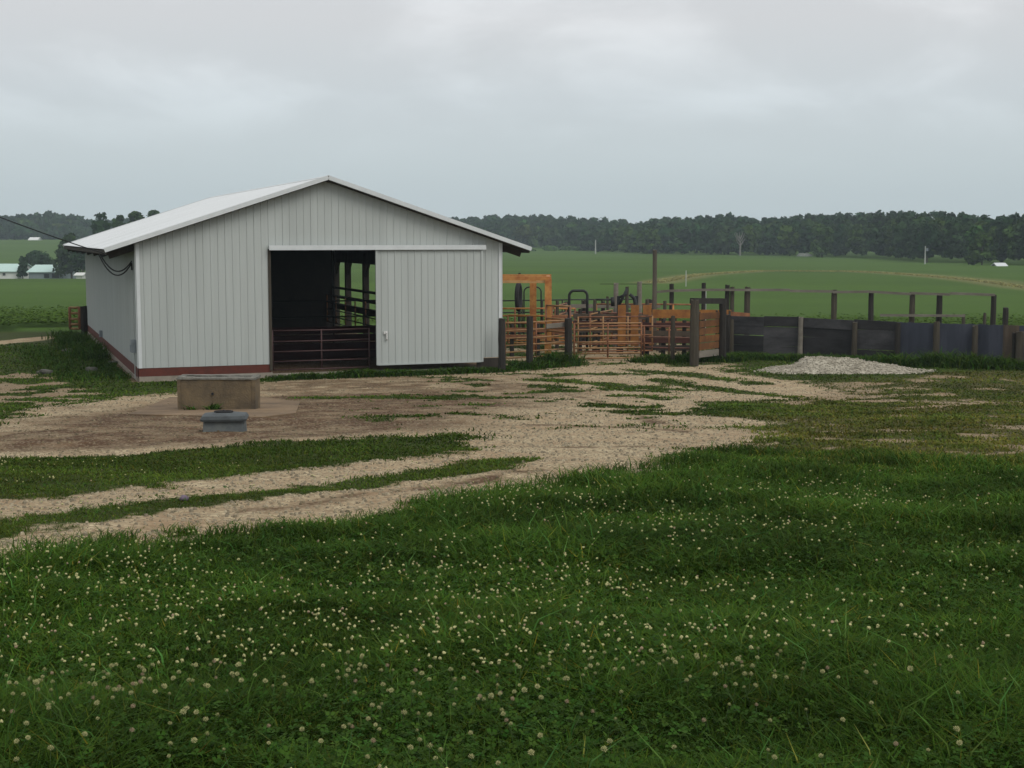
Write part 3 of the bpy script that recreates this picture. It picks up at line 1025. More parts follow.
zt, zb_ = hz(276, 55), hz(282.5, 55)
for dy in (54.6, 56.6):
    a_, c_ = at(488, dy, 0), at(551, dy, 0)
    gpart('beam', (a_.x, dy, zt - .08 + (.03 if dy > 55 else 0)), (c_.x, dy, zt - .08 + (.03 if dy > 55 else 0)), .12, .15, M['orange'])
    gpart('beam', (a_.x, dy, zb_ + .02), (c_.x, dy, zb_ + .02), .08, .055, M['pale_orange'])
for px, dy, w in ((548, 54.6, .26), (533, 55.6, .26), (496, 54.6, .2), (548, 56.6, .2)):
    a_ = at(px, dy, 0)
    gpart('leg', (a_.x, dy, 0), (a_.x, dy, zt - .1), w, w, M['orange'])
a_, c_ = at(548, 54.6, 0), at(548, 56.6, 0)
gpart('cross_beam', (a_.x, 54.7, zt - .1), (c_.x, 56.5, zt - .1), .14, .16, M['orange'])
a_, c_ = at(552, 55, 0), at(568, 55, 0)
gpart('side_board', (a_.x, 55, 1.1), (c_.x, 55, 1.1), .05, .75, M['rust'])

# post with an old tyre, seen nearly edge on
g = gz(518.5, 58.5)
pe_ = wood_post(519.5, 59.2, 273, .13, M['dark_post'], 'slim dark post behind the orange gantry')
m = MB()
zc = hz(297, 58.5)
m.tube([(g.x + .07 * math.cos(t_), g.y + .3 * math.cos(t_), zc + .52 * math.sin(t_)) for t_ in np.linspace(0, 2 * math.pi, 25)[:-1]], .10, 8, closed=True)
tag(m.build('tyre', M['tyre'], smooth=True), 'old black tyre hung on the slim post behind the orange gantry', 'tyre')
# bow gates
def bow(name, px0, px1, y, vtop, r, label):
    a_, c_ = at(px0, y, 0), at(px1, y, 0)
    zt_ = hz(vtop, y)
    rd = min(.22, (c_.x - a_.x) * .3)
    pts = [(a_.x, y, .0), (a_.x, y, zt_ - rd)]
    for k in range(1, 6):
        an = math.pi - k * math.pi / 12
        pts.append((a_.x + rd + rd * math.cos(an), y, zt_ - rd + rd * math.sin(an)))
    for k in range(1, 6):
        an = math.pi / 2 - k * math.pi / 12
        pts.append((c_.x - rd + rd * math.cos(an), y, zt_ - rd + rd * math.sin(an)))
    pts += [(c_.x, y, zt_ - rd), (c_.x, y, 0)]
    m = MB()
    m.tube(pts, r, 8)
    tag(m.build(name, M['black_steel'], smooth=True), label, 'bow gate')


bow('bow_gate', 569, 587, 56, 290.5, .055, 'dark steel hoop arching over the alley right of the orange gantry')
bow('bow_gate', 524, 541, 60, 287, .03, 'thin dark hoop seen through the orange gantry')
# head gate levers
e = empty('head_gate', gz(622, 55), 0, 'dark steel head gate with curved levers above the orange boards', 'head gate')
ox, oy, oz = e.location
m = MB()
for px in (618, 636):
    x_ = at(px, 55, 0).x - ox
    m.bar((x_, 0, 0), (x_, 0, hz(296, 55) - oz), .12, .1)
m.build('frame', M['black_steel'], e)
m = MB()
x0 = at(624, 55, 0).x - ox
m.tube([(x0 - .2, -.1, hz(304, 55)), (x0 - .05, -.1, hz(296, 55)), (x0 + .1, -.1, hz(288, 55))], .055, 7)
m.tube([(x0 - .2, -.1, hz(297, 55)), (x0 + .1, -.1, hz(293, 55))], .05, 7)
m.build('lever', M['black_steel'], e, True)
m = MB()
x0 = at(632, 55, 0).x - ox
m.tube([(x0 - .12, -.1, hz(294, 55)), (x0 + .06, -.1, hz(298, 55)), (x0 + .13, -.1, hz(306, 55)), (x0 + .14, -.1, hz(313, 55))], .065, 7, r2=.1)
m.build('lever', M['black_steel'], e, True)
m = MB()
x0, x1 = at(596, 55, 0).x - ox, at(612, 55, 0).x - ox
m.tube([(x0, 0, hz(299.5, 55)), (x1, 0, hz(299.5, 55))], .04, 7)
m.tube([(x1, 0, hz(297, 55)), (x1 + .02, 0, hz(306, 55))], .08, 7)
m.build('latch_arm', M['black_steel'], e, True)

# orange chute boards
e = empty('chute_wall', gz(634, 54), 0, 'row of upright orange boards behind the rusty pipe gate', 'board wall')
for px0, px1 in ((617.5, 625.5), (630.5, 638.5), (642.5, 651)):
    a_, c_ = at(px0, 54, 0).x, at(px1, 54, 0).x
    m = MB()
    m.box(((a_ + c_) / 2 - e.location.x, 0, (hz(305, 54) + .35) / 2 - e.location.z), (c_ - a_, .06, hz(305, 54) - .35))
    m.build('board', M['chute_orange'], e)
m = MB()
a_, c_ = at(600, 54, 0).x, at(654, 54, 0).x
m.bar((a_ - e.location.x, .08, .5), (c_ - e.location.x, .08, .5), .06, .2)
m.build('rail', M['rust'], e)
# orange board fence
e = empty('board_fence', gz(700, 55), 0, 'orange brown board fence with top board, behind the gateway posts', 'fence')
ex, ey, ez = e.location
rows = [(309.5, 318, 652, 731, 'chute_orange'), (321, 328, 656, 694, 'rust'), (333, 340, 656, 694, 'brown_sheet'), (345, 351, 656, 694, 'brown_sheet')]
for v0, v1, px0, px1, mt in rows:
    m = MB()
    a_, c_ = at(px0, 55, 0).x, at(px1, 55, 0).x
    zz0, zz1 = hz(v0, 55), hz(v1, 55)
    m.bar((a_ - ex, 0, (zz0 + zz1) / 2 - ez), (c_ - ex, .1, (zz0 + zz1) / 2 - ez - .02), .05, zz0 - zz1)
    m.build('board', M[mt], e)
m = MB()
a_, c_ = at(726, 55, 0).x, at(750, 55, 0).x
m.bar((a_ - ex, .15, hz(314, 55) - ez), (c_ - ex, .2, hz(316, 55) - ez), .05, .2)
m.build('board', M['rust'], e)
for px in (660, 675, 729):
    wood_post(px, 55.1, 311, .12, M['post'], parent=e, name='post')

# gateway
ge = empty('gateway', gz(708, 50), 0, 'heavy wooden gateway of two posts and a lintel in the corral fence', 'gateway')
p_ = wood_post(694, 49.2, 300, .34, M['post'], parent=ge, name='post')
p_ = wood_post(722, 51.0, 298.5, .30, M['dark_post'], parent=ge, name='post')
a_, c_ = at(692, 49.3, hz(301, 49.2)), at(722, 51, hz(301, 51))
gpart('lintel', a_, c_, .18, .2, M['dark_post'], ge)
# board door in the gateway
pa_, pb_ = at(698.5, 49.75, 0), at(719, 51.0, 0)
e = empty('board_door', (pa_.x, pa_.y, z1(pa_.x, pa_.y)), math.atan2(pb_.y - pa_.y, pb_.x - pa_.x), 'orange wooden board door hanging in the gateway', 'door')
Ld = (pb_.xy - pa_.xy).length
for i in range(6):
    m = MB()
    m.box((Ld / 2, random.uniform(-.01, .01), .36 + i * .27), (Ld, .045, .235), rot=Matrix.Rotation(random.uniform(-.01, .01), 3, 'Y'))
    m.build('board', M['orange_board'] if i > 0 else M['grey_wood'], e)
m = MB()
for x_ in (.12, Ld - .12):
    m.box((x_, .06, 1.03), (.09, .05, 1.7))
m.build('batten', M['dark_wood'], e)

# lone posts and poles of the corral
wood_post(672.5, 50.6, 316, .17, M['post'], 'short grey post in the maroon panel, left of the gateway')
wood_post(654, 56.6, 250, .20, M['tall_pole'], 'tall thin wooden pole rising far above the corral', name='pole', cat='pole')
e = empty('wire_fence', gz(628, 58), 0, 'two grey posts joined by a top wire behind the head gate', 'fence')
for px, vt in ((615.5, 283), (639, 282)):
    wood_post(px, 58, vt, .22, M['grey_wood'], parent=e, name='post')
m = MB()
a_, c_ = at(600, 58, hz(284, 58)) - e.location, at(652, 58, hz(284, 58)) - e.location
m.tube([a_, (a_ + c_) / 2, c_], .012, 5)
m.build('wire', M['dark_post'], e)
wood_post(626.5, 57.2, 287, .16, M['post'], 'narrow brown post close behind the head gate levers')

# rear rail fence with tall posts
RY0, RY1 = 62.0, 58.0


def ry(px):
    return RY0 + (RY1 - RY0) * (px - 655) / 340


e = empty('rail_fence', gz(820, ry(820)), 0, 'long grey single rail fence with tall posts at the back of the corral', 'fence')
for px, vt, w, mt in ((671, 284, .22, 'dark_post'), (703, 283, .20, 'dark_post'), (726.5, 285, .22, 'dark_post'), (731.5, 287, .2, 'post'), (746.5, 287, .27, 'post'), (833, 290, .26, 'post'),
                      (870, 293, .24, 'dark_post'), (911, 292, .26, 'post'), (938, 295, .26, 'dark_post'), (992, 295, .24, 'dark_post')):
    wood_post(px, ry(px), vt, w, M[mt], parent=e, name='post')
pr = [(655, 291.5), (671, 290.8), (703, 290), (746, 290), (790, 290.5), (833, 291.5), (870, 292), (911, 293.5), (950, 294), (995, 294.5)]
for (pa, va), (pb, vb) in zip(pr[:-1], pr[1:]):
    m = MB()
    y0_, y1_ = ry(pa) - .16, ry(pb) - .16
    m.bar(at(pa, y0_, hz(va, y0_) + random.uniform(-.03, .03)) - e.location, at(pb, y1_, hz(vb, y1_) + random.uniform(-.03, .03)) - e.location, .05, .105)
    m.build('rail', M['grey_wood'], e)
m = MB()
m.bar(at(880, ry(880) - .2, hz(315, ry(880))) - e.location, at(965, ry(965) - .2, hz(315.5, ry(965))) - e.location, .05, .10)
m.build('rail', M['grey_wood'], e)
wood_post(963, 66, 314.5, .18, M['post'], 'short weathered stump post behind the blue sheet fence')
wood_post(984, 64, 313, .16, M['post'], 'slim brown post behind the blue sheets, just left of the last tall fence post')
wood_post(1004.5, 60, 308, .26, M['dark_post'], 'stout dark post behind the right end of the sheet fence')
m = MB()
g = gz(704, 68)
m.tube([g, g + Vector((0, 0, hz(289, 68) - g.z))], .09, 8)
tag(m.build('stake', M['pale_pole']), 'pale pipe stake standing behind the gateway at the field edge', 'stake')

# dark plank fence then sheet fence
FP = [(727, 54.8), (764, 53.8), (800, 53.3), (854, 52.0), (897, 51.2), (935.5, 50.3), (974, 49.8), (1019, 49.0), (1075, 48.2)]
FT = {727: 316, 764: 316.5, 800: 317.5, 854: 320, 897: 322, 935.5: 323.5, 974: 325, 1019: 326.5, 1075: 328}
e = empty('plank_fence', gz(800, 53.3), 0, 'dark wooden plank fence behind the gravel pile', 'fence')
for (pa, ya), (pb, yb) in zip(FP[:4], FP[1:5]):
    za, zb2 = hz(FT[pa], ya), hz(FT[pb], yb)
    ga, gb = gz(pa, ya), gz(pb, yb)
    for i in range(4):
        m = MB()
        s0, s1 = i / 4, (i + 1) / 4
        d = random.uniform(-.025, .025)
        j0, j1 = random.uniform(-.02, .02), random.uniform(-.02, .02)
        zl = (ga.z + (za - ga.z) * (s0 + s1) / 2)
        zr = (gb.z + (zb2 - gb.z) * (s0 + s1) / 2)
        m.bar(Vector((ga.x, ya + .12 + d, zl + j0)) - e.location, Vector((gb.x, yb + .12 + d, zr + j1)) - e.location, .05, (za - ga.z) / 4 + random.uniform(-.018, .012))
        m.build('plank', M[random.choice(['plank', 'plank_dark'])], e)
for (px, y_), vt, w, mt in ((FP[0], 315, .26, 'dark_post'), ((731.5, 54.4), 319, .16, 'post'), (FP[2], 317, .20, 'grey_wood'), (FP[3], 322, .22, 'post')):
    wood_post(px, y_ - .05, vt, w, M[mt], parent=e, name='post')
e = empty('sheet_fence', gz(935, 50.3), 0, 'fence of dull blue sheets between wooden posts, right of the planks', 'fence')
for (pa, ya), (pb, yb), mt in ((FP[4], FP[5], 'sheet'), (FP[5], FP[6], 'sheet'), (FP[6], (1003, 49.3), 'sheet'), ((1003, 49.3), FP[7], 'brown_sheet'), (FP[7], FP[8], 'sheet')):
    ga, gb = gz(pa, ya), gz(pb, yb)
    za, zb2 = hz(318 + (pa - 727) * .028 - .5, ya), hz(318 + (pb - 727) * .028 - .5, yb)
    m = MB()
    N = 10
    vs = []
    for i in range(N + 1):
        s = i / N
        p = ga.lerp(gb, s)
        wv = .03 * math.sin(s * 9 + pa)
        zt_ = za + (zb2 - za) * s + random.uniform(-.015, .015)
        for dy in (.10, .125):
            vs.append(Vector((p.x, p.y + dy + wv, p.z - .02)) - e.location)
            vs.append(Vector((p.x, p.y + dy + wv, zt_)) - e.location)
    fs = []
    for i in range(N):
        o_ = i * 4
        fs += [(o_, o_ + 4, o_ + 5, o_ + 1), (o_ + 2, o_ + 3, o_ + 7, o_ + 6), (o_ + 1, o_ + 5, o_ + 7, o_ + 3)]
    m.add(vs, fs)
    m.build('sheet', M[mt], e)
for (px, y_), vt, w, mt in ((FP[4], 323, .22, 'dark_post'), (FP[5], 322, .25, 'post'), (FP[6], 326, .22, 'post'), ((1013, 49.2), 333, .14, 'dark_post'), (FP[7], 332, .30, 'post'), (FP[8], 330, .25, 'post')):
    wood_post(px, y_ - .03, vt, w, M[mt], parent=e, name='post')

# far left gate and post behind the barn
wood_post(84.5, 65.5, 306, .34, M['dark_post'], 'thick dark post at the far left corner of the barn')
pipe_gate('wood_gate', gz(70.5, 66), gz(80, 66), .25, 1.25, 5, 2, M['tan_pipe'], M['rust'], 'small reddish gate beside the post at the barn\'s far corner', r=.06)

# ------------------------------------------------------------------ gravel pile
def heap(name, px0, px1, y, ridge, mt, label, cat, n_st, dep=1.5):
    """ridge: list (px, height)"""
    x0, x1 = at(px0, y, 0).x, at(px1, y, 0).x
    rx = [at(p, y, 0).x for p, h in ridge]
    rh = [h for p, h in ridge]
    NX, NY = 110, 46
    vs = []
    for j in range(NY + 1):
        for i in range(NX + 1):
            x = x0 + (x1 - x0) * i / NX
            yy = y + dep * (2 * j / NY - 1)
            h = np.interp(x, rx, rh)
            f = max(0.0, 1 - abs(2 * j / NY - 1) ** 1.3)
            nn = float(fbm(np.array([x]), np.array([yy]), 3.0, 5, 3)[0]) - .5
            z = z1(x, yy) - .04 + h * f * (1 + nn * .3) + (random.uniform(-.012, .014) if h * f > .03 else 0)
            vs.append((x, yy, z))
    fs = [(j * (NX + 1) + i, j * (NX + 1) + i + 1, (j + 1) * (NX + 1) + i + 1, (j + 1) * (NX + 1) + i) for j in range(NY) for i in range(NX)]
    m = MB()
    m.add(vs, fs)
    for _ in range(n_st):
        k = random.randrange(len(vs))
        p = vs[k]
        if p[2] < z1(p[0], p[1]) + .0:
            continue
        s = random.uniform(.012, .034)
        m.blob((p[0] + random.uniform(-.05, .05), p[1], p[2] + .01), (s * 1.3, s, s * .8), random.random(), .3, 6)
    for _ in range(700):
        an = random.uniform(0, 6.283)
        rr = 1 + abs(random.gauss(0, .07))
        px_, py_ = (x0 + x1) / 2 + (x1 - x0) / 2 * rr * math.cos(an) * .97, y + dep * .85 * rr * math.sin(an)
        s = random.uniform(.012, .04)
        m.blob((px_, py_, z1(px_, py_) + s * .4), (s * 1.3, s, s * .8), random.random(), .3, 6)
    o = m.build(name, mt, loc=(x0 / 2 + x1 / 2, y, z1(x0, y)))
    a = o.data.color_attributes.new('tint', 'FLOAT_COLOR', 'POINT')
    tv = np.ones((len(m.v), 4), np.float32)
    tv[:, :3] = (0.72 + .5 * RNG.random(len(m.v)))[:, None]
    a.data.foreach_set('color', tv.ravel())
    return tag(o, label, cat)


heap('gravel_pile', 762, 926, 47.3, [(762, 0), (775, .17), (788, .20), (795, .25), (805, .47), (820, .54), (838, .48), (855, .46), (875, .33), (893, .24), (910, .12), (926, 0)],
     M['pile'], 'long low pile of pale grey gravel in front of the dark plank fence', 'gravel pile', 2600, 1.35)

# ------------------------------------------------------------------ trough block, slab, waterer
tx0, ty = gp(178, 411)
tx1 = at(260, ty, .6).x
tz = z1((tx0 + tx1) / 2, ty)
Lt = tx1 - at(178, ty, .6).x
e = empty('concrete_tank', ((tx0 + tx1) / 2 - .05, ty, tz - .02), R(-1.0), 'brown stained rectangular concrete tank standing on the slab before the barn', 'water tank')
Lt *= .95
HT = .74
m = MB()
wl = .10
Dt = .55
m.box((0, wl / 2, HT / 2), (Lt, wl, HT))
m.box((0, Dt - wl / 2, HT / 2), (Lt, wl, HT))
for s in (-1, 1):
    m.box((s * (Lt / 2 - wl / 2), Dt / 2, HT / 2), (wl, Dt - 2 * wl, HT))
m.box((0, Dt / 2, .3), (Lt - 2 * wl, Dt - 2 * wl, .08))
m.build('basin', M['tank'], e)
m = MB()
N = 14
for i in range(N):
    xa, xb = -Lt / 2 - .02 + (Lt + .04) * i / N, -Lt / 2 - .02 + (Lt + .04) * (i + 1) / N
    h_ = random.uniform(.03, .055)
    m.box(((xa + xb) / 2, wl / 2, HT + h_ / 2), (xb - xa - .001, wl + .05 + random.uniform(-.015, .015), h_))
m.box((0, Dt - wl / 2, HT + .03), (Lt + .04, wl + .05, .06))
for s in (-1, 1):
    m.box((s * (Lt / 2 - wl / 2), Dt / 2, HT + .025), (wl + .05, Dt - 2 * wl - .06, .05))
m.build('rim', M['tank_rim'], e)
for s in (-1, 1):
    m = MB()
    m.box((s * (Lt / 2 - .035), -.010, HT / 2), (.07, .022, HT - .02))
    m.build('pilaster', M['tank'], e)
m = MB()
m.tube([(-.08, -.01, .42), (-.08, -.045, .42)], .03, 8)
m.build('drain_hole', M['dark_glass'], e)
sx0, sy0 = gp(132, 415)
sx1, sy1 = gp(300, 403)
m = MB()
A = [gp(128, 415), gp(262, 419), gp(296, 414), gp(300, 403), gp(262, 398), gp(170, 398)]
top = [(x, y, max(z1(x, y), base_z(y)) + .02) for x, y in A]
m.add([*top, *[(x, y, z - .12) for x, y, z in top]], [(0, 1, 2, 3, 4, 5)] + [(i, i + 6, (i + 1) % 6 + 6, (i + 1) % 6) for i in range(6)])
M['slab'] = mat('tan_slab', (0.225, 0.155, 0.090), 0.95, scale=1.0, col2=(0.085, 0.058, 0.035), bump=.5, bscale=14)
tag(m.build('concrete_slab', M['slab']), 'worn tan concrete slab under the brown tank', 'slab')
wx, wy = gp(225, 431)
wz = z1(wx, wy)
e = empty('waterer', (wx, wy, wz - .02), R(6), 'low grey blue plastic livestock waterer with overhanging lid in front of the tank', 'waterer')


def rrect(lx, ly, r, z, n=5):
    pts = []
    for cx, cy, a0_ in ((1, 1, 0), (-1, 1, 90), (-1, -1, 180), (1, -1, 270)):
        for k in range(n):
            an = R(a0_ + 90 * k / (n - 1))
            pts.append((cx * (lx / 2 - r) + r * math.cos(an), cy * (ly / 2 - r) + r * math.sin(an), z))
    return pts


def loft(rings):
    m = MB()
    n = len(rings[0])
    fs = []
    for i in range(len(rings) - 1):
        for k in range(n):
            fs.append((i * n + k, i * n + (k + 1) % n, (i + 1) * n + (k + 1) % n, (i + 1) * n + k))
    fs.append(tuple((len(rings) - 1) * n + k for k in range(n)))
    m.add([p for r_ in rings for p in r_], fs)
    return m


loft([rrect(.74, .54, .04, 0), rrect(.72, .52, .04, .12), rrect(.70, .50, .05, .25)]).build('base', M['plastic_pale'], e)
lid = loft([rrect(.66, .50, .06, .225), rrect(.79, .62, .05, .23), rrect(.81, .64, .05, .265), rrect(.75, .60, .07, .32), rrect(.32, .26, .09, .36), rrect(.26, .20, .08, .345)])
lid.build('lid', M['plastic'], e)
m = MB()
m.tube([(-.02 + .15 * math.cos(a), .02 + .09 * math.sin(a), .365) for a in np.linspace(0, 2 * math.pi, 17)[:-1]], .022, 6, closed=True)
m.tube([(-.02, -.02, .35), (-.02, .06, .35)], .05, 8)
m.build('cap', M['tyre'], e)

# small purple-grey stone on the track
m = MB()
x_, y_ = gp(184, 504)
m.blob((x_, y_, z1(x_, y_) + .03), (.045, .04, .035), 3, .25, 10)
M['lilac'] = mat('lilac_grey_stone', (0.16, 0.125, 0.165), 0.9, .3, 20)
tag(m.build('rock', M['lilac'], smooth=True), 'small lilac grey rock lying on the gravel wheel track', 'rock')
for i, (px, v, s, lab) in enumerate(((70, 352, .28, 'flat grey rock in the weeds left of the barn'), (92, 371, .26, 'pale grey rock lying tilted beside the barn\'s red skirt'),
                                     (45, 374, .32, 'broad low grey rock at the left edge of the yard grass'), (112, 364, .2, 'small brown grey rock right beside the barn wall'))):
    x_, y_ = gp(px, v)
    m = MB()
    m.blob((0, 0, 0), (s, s * .8, s * .38), i + 5, .22, 12)
    o = m.build('rock', M['rubble'])
    o.location = (x_, y_, z1(x_, y_) + s * .1)
    o.rotation_euler = (.1, .15, i)
    tag(o, lab, 'rock')

# ------------------------------------------------------------------ vegetation builders
def quads(base, up, side, length, width, bend, tint, name, mats, tip=.15):
    """leaf strips of two quads each: base (N,3), up/side unit (N,3)"""
    N = len(base)
    mid = base + up * (length * .55)[:, None]
    end = base + up * (length * .9)[:, None] + bend * length[:, None]
    w0 = side * (width * .5)[:, None]
    w1 = side * (width * .45)[:, None]
    w2 = side * (width * .5 * tip)[:, None]
    V = np.stack([base - w0, base + w0, mid + w1, mid - w1, mid - w1, mid + w1, end + w2, end - w2], 1).reshape(-1, 3)
    T = np.repeat(tint, 8, 0)
    shade = np.tile(np.array([1, 1, 1, 1, 1, 1, 1, 1.0]), N)[:, None]
    return npmesh(name, V, 4, mats, T * shade)


def unit(v):
    return v / np.maximum(np.linalg.norm(v, axis=1, keepdims=True), 1e-9)


def blades(x, y, h, w, lean, tint, name, mats, tip=.15, zoff=0):
    N = len(x)
    z = zg(x, y) + zoff
    base = np.stack([x, y, z - .01], 1)
    ang = RNG.random(N) * 2 * np.pi
    d = np.stack([np.cos(ang), np.sin(ang), np.zeros(N)], 1)
    up = unit(np.stack([d[:, 0] * lean * .5, d[:, 1] * lean * .5, np.ones(N)], 1))
    side = np.stack([-np.sin(ang + RNG.normal(0, .6, N)), np.cos(ang + RNG.normal(0, .6, N)), np.zeros(N)], 1)
    bend = d * (lean * .45)[:, None] - np.array([0, 0, 1.0]) * (lean * .12)[:, None]
    return quads(base, up, side, h, w, bend, tint, name, mats, tip)


def sample_view(n, d0, d1, pw, half=.47):
    u = RNG.random(n)
    k = 1 - pw
    d = (d0 ** k + (d1 ** k - d0 ** k) * u) ** (1 / k) if abs(k) > 1e-6 else d0 * (d1 / d0) ** u
    x = (RNG.random(n) * 2 - 1) * half * d
    if d0 < 60:                                      # sparser growth carries on to both sides
        m_ = int(n * .55)
        v = d0 + (d1 - d0) * RNG.random(m_)
        sx = np.sign(RNG.random(m_) - .5) * (half * v + 7.5 * RNG.random(m_) ** 1.2)
        x, d = np.concatenate([x, sx]), np.concatenate([d, v])
    return x, d


def tinted(n, lo, hi, yel=.15):
    b_ = lo + (hi - lo) * RNG.random(n)
    r = 1 + yel * RNG.normal(0, 1, n)
    return np.stack([b_ * np.clip(r, .5, 2), b_, b_ * (.8 + .4 * RNG.random(n))], 1)


# foreground meadow
x, y = sample_view(460000, 3.0, 20.5, .75)
g_, d_, dr_ = masks(x, y)
inyard = sstep(-.3, .6, sdist(P_YARD, x, y))
keep = (RNG.random(len(x)) < sstep(.85, .05, g_) ** 1.5) & (RNG.random(len(x)) < 1 - .55 * dr_)
x, y, dr_, inyard = x[keep], y[keep], dr_[keep], inyard[keep]
patch = fbm(x, y, .55, 31, 4)
lush = fbm(x, y, 1.5, 61, 3)
h = (.05 + .13 * sstep(.3, .75, patch) + .05 * lush) * (.6 + .7 * RNG.random(len(x)))
tall = RNG.random(len(x)) < .012
h = np.where(tall, h * 1.8, h * 1.12) * (1 - .55 * dr_) * (1 - .75 * inyard)
w = (.0022 + .0032 * RNG.random(len(x))) * (1 + y / 9) * (1 - .35 * inyard)
tn = tinted(len(x), .55, 1.45, .16) * (.70 + .65 * sstep(.25, .75, fbm(x, y, .9, 71, 4)))[:, None]
tn[tall] *= np.array([1.5, 1.5, 2.6])
tn = tn * (1 + inyard[:, None] * np.array([.45, .0, .1]))
dryb = (RNG.random(len(x)) < .035 + .4 * dr_)
tn[dryb] *= np.array([2.6, 1.35, 1.4])
o = blades(x, y, h, w, .5 + .9 * RNG.random(len(x)), tn, 'meadow_grass', [M['leaf']])
tag(o, 'dark green uncut meadow grass across the foreground', 'grass', kind='stuff')

# clover leaves: three leaflets each
x, y = sample_view(52000, 3.0, 15, .9)
g_, d_, dr_ = masks(x, y)
cl = fbm(x, y, .7, 91, 4)
keep = (g_ < .25) & (RNG.random(len(x)) < sstep(.30, .60, cl) + .15) & (dr_ < .4)
x, y = x[keep], y[keep]
patch = fbm(x, y, .55, 31, 4)
n = len(x)
zc = zg(x, y) + (.03 + .09 * sstep(.3, .75, patch) + .05 * RNG.random(n))
V, T = [], []
tn = tinted(n, .65, 1.5, .12)
rot = RNG.random(n) * 6.28
tilt = RNG.normal(0, .35, (n, 2))
sz = .0085 + .006 * RNG.random(n)
for k in range(3):
    an = rot + k * 2.094
    dx, dy = np.cos(an), np.sin(an)
    px_, py_ = -dy, dx

    def pt(f, s_, dz):
        ox_ = dx * f * sz + px_ * s_ * sz
        oy_ = dy * f * sz + py_ * s_ * sz
        return np.stack([x + ox_, y + oy_, zc + ox_ * tilt[:, 0] + oy_ * tilt[:, 1] + dz * sz], 1)
    V.append(np.stack([pt(.05, 0, 0), pt(.9, -.75, .25), pt(1.7, 0, .15), pt(.9, .75, .25)], 1))
    T.append(tn)
V = np.concatenate(V).reshape(-1, 3)
T = np.repeat(np.concatenate(T), 4, 0)
tag(npmesh('clover_leaves', V, 4, [M['clover']], T), 'three lobed clover leaves between the meadow grass', 'clover', kind='stuff')

# short yard grass
x, y = sample_view(380000, 10, 60, .75, .45)
g_, d_, dr_ = masks(x, y)
bx_, by_ = x - BX, y - BY
a_, b_ = bx_ * math.cos(_yaw) + by_ * math.sin(_yaw), -bx_ * math.sin(_yaw) + by_ * math.cos(_yaw)
keep = (RNG.random(len(x)) < sstep(.95, .1, g_) ** 1.5) & ~((a_ > -.15) & (a_ < 12.1) & (b_ > -.1) & (b_ < 25)) & (RNG.random(len(x)) < 1 - .35 * dr_)
x, y, dr_, a_, b_ = x[keep], y[keep], dr_[keep], a_[keep], b_[keep]
h = (.03 + .06 * fbm(x, y, .8, 13, 3)) * (.6 + .8 * RNG.random(len(x)))
w = (.008 + .010 * RNG.random(len(x))) * (1 + y / 22) * (.35 + .65 * sstep(11, 26, y))
h = h * (.65 + .35 * sstep(11, 26, y))
tn = tinted(len(x), .7, 1.6, .14) * (.75 + .7 * sstep(.25, .75, fbm(x, y, .5, 73, 4)))[:, None]
tn = tn * (1 + dr_[:, None] * np.array([1.05, .28, .8])) * np.array([1.08, .88, 1.0])
o = blades(x, y, h, w, .5 + .8 * RNG.random(len(x)), tn, 'yard_grass', [M['leaf']], .3)
tag(o, 'short patchy grass around the gravel yard', 'grass', kind='stuff')

# weeds along the barn, the posts and the fences
WX, WY, WH = [], [], []


def weeds(p0, p1, wid, hgt, n):
    s = RNG.random(n)
    cl_ = .3 + 1.0 * vnoise(s * 14, s * 0 + p0[0], 5)
    WX.append(p0[0] + (p1[0] - p0[0]) * s + RNG.normal(0, wid, n))
    WY.append(p0[1] + (p1[1] - p0[1]) * s + RNG.normal(0, wid, n))
    WH.append(hgt * cl_ * (.5 + .7 * RNG.random(n)))


def b2(a, b_):
    v = bw(a, b_, 0)
    return (v.x, v.y)


weeds(b2(A0, -.6), b2(12.0, -.5), .22, .30, 6200)
weeds(b2(0.4, -.7), b2(A0, -.75), .2, .12, 800)
weeds(b2(-.45, 1.0), b2(-.6, 10), .18, .24, 1700)
weeds(b2(-.7, 9), b2(-1.0, 23), .34, .68, 3200)
weeds(b2(-1.6, 1), b2(-2.6, 16), .5, .26, 2400)
weeds(gz(512, 48)[:2], gz(566, 49.5)[:2], .3, .35, 2500)
weeds(gz(545, 49.2)[:2], gz(572, 50)[:2], .25, .7, 1100)
weeds(gz(640, 50.8)[:2], gz(735, 51.3)[:2], .3, .38, 3600)
weeds(gz(735, 52.5)[:2], gz(880, 50.2)[:2], .3, .35, 4500)
weeds(gz(880, 49.6)[:2], gz(1060, 47.6)[:2], .3, .50, 5200)
weeds(gz(925, 49.3)[:2], gz(1000, 48.6)[:2], .25, .8, 1500)
weeds(gp(208, 411.5), gp(217, 411.5), .05, .22, 110)
weeds(gp(188, 411.5), gp(196, 411.5), .05, .16, 60)
WX, WY, WH = map(np.concatenate, (WX, WY, WH))
bx_, by_ = WX - BX, WY - BY
a_, b_ = bx_ * math.cos(_yaw) + by_ * math.sin(_yaw), -bx_ * math.sin(_yaw) + by_ * math.cos(_yaw)
k = ~((a_ > -.12) & (a_ < 12.1) & (b_ > -.14) & (b_ < 25))
WX, WY, WH = WX[k], WY[k], WH[k]
o = blades(WX, WY, WH, .018 + .03 * RNG.random(len(WX)), .5 + .9 * RNG.random(len(WX)), tinted(len(WX), .5, 1.35, .2), 'weeds', [M['leaf']], .25)
tag(o, 'rank weeds along the barn base, posts and fences', 'weeds', kind='stuff')

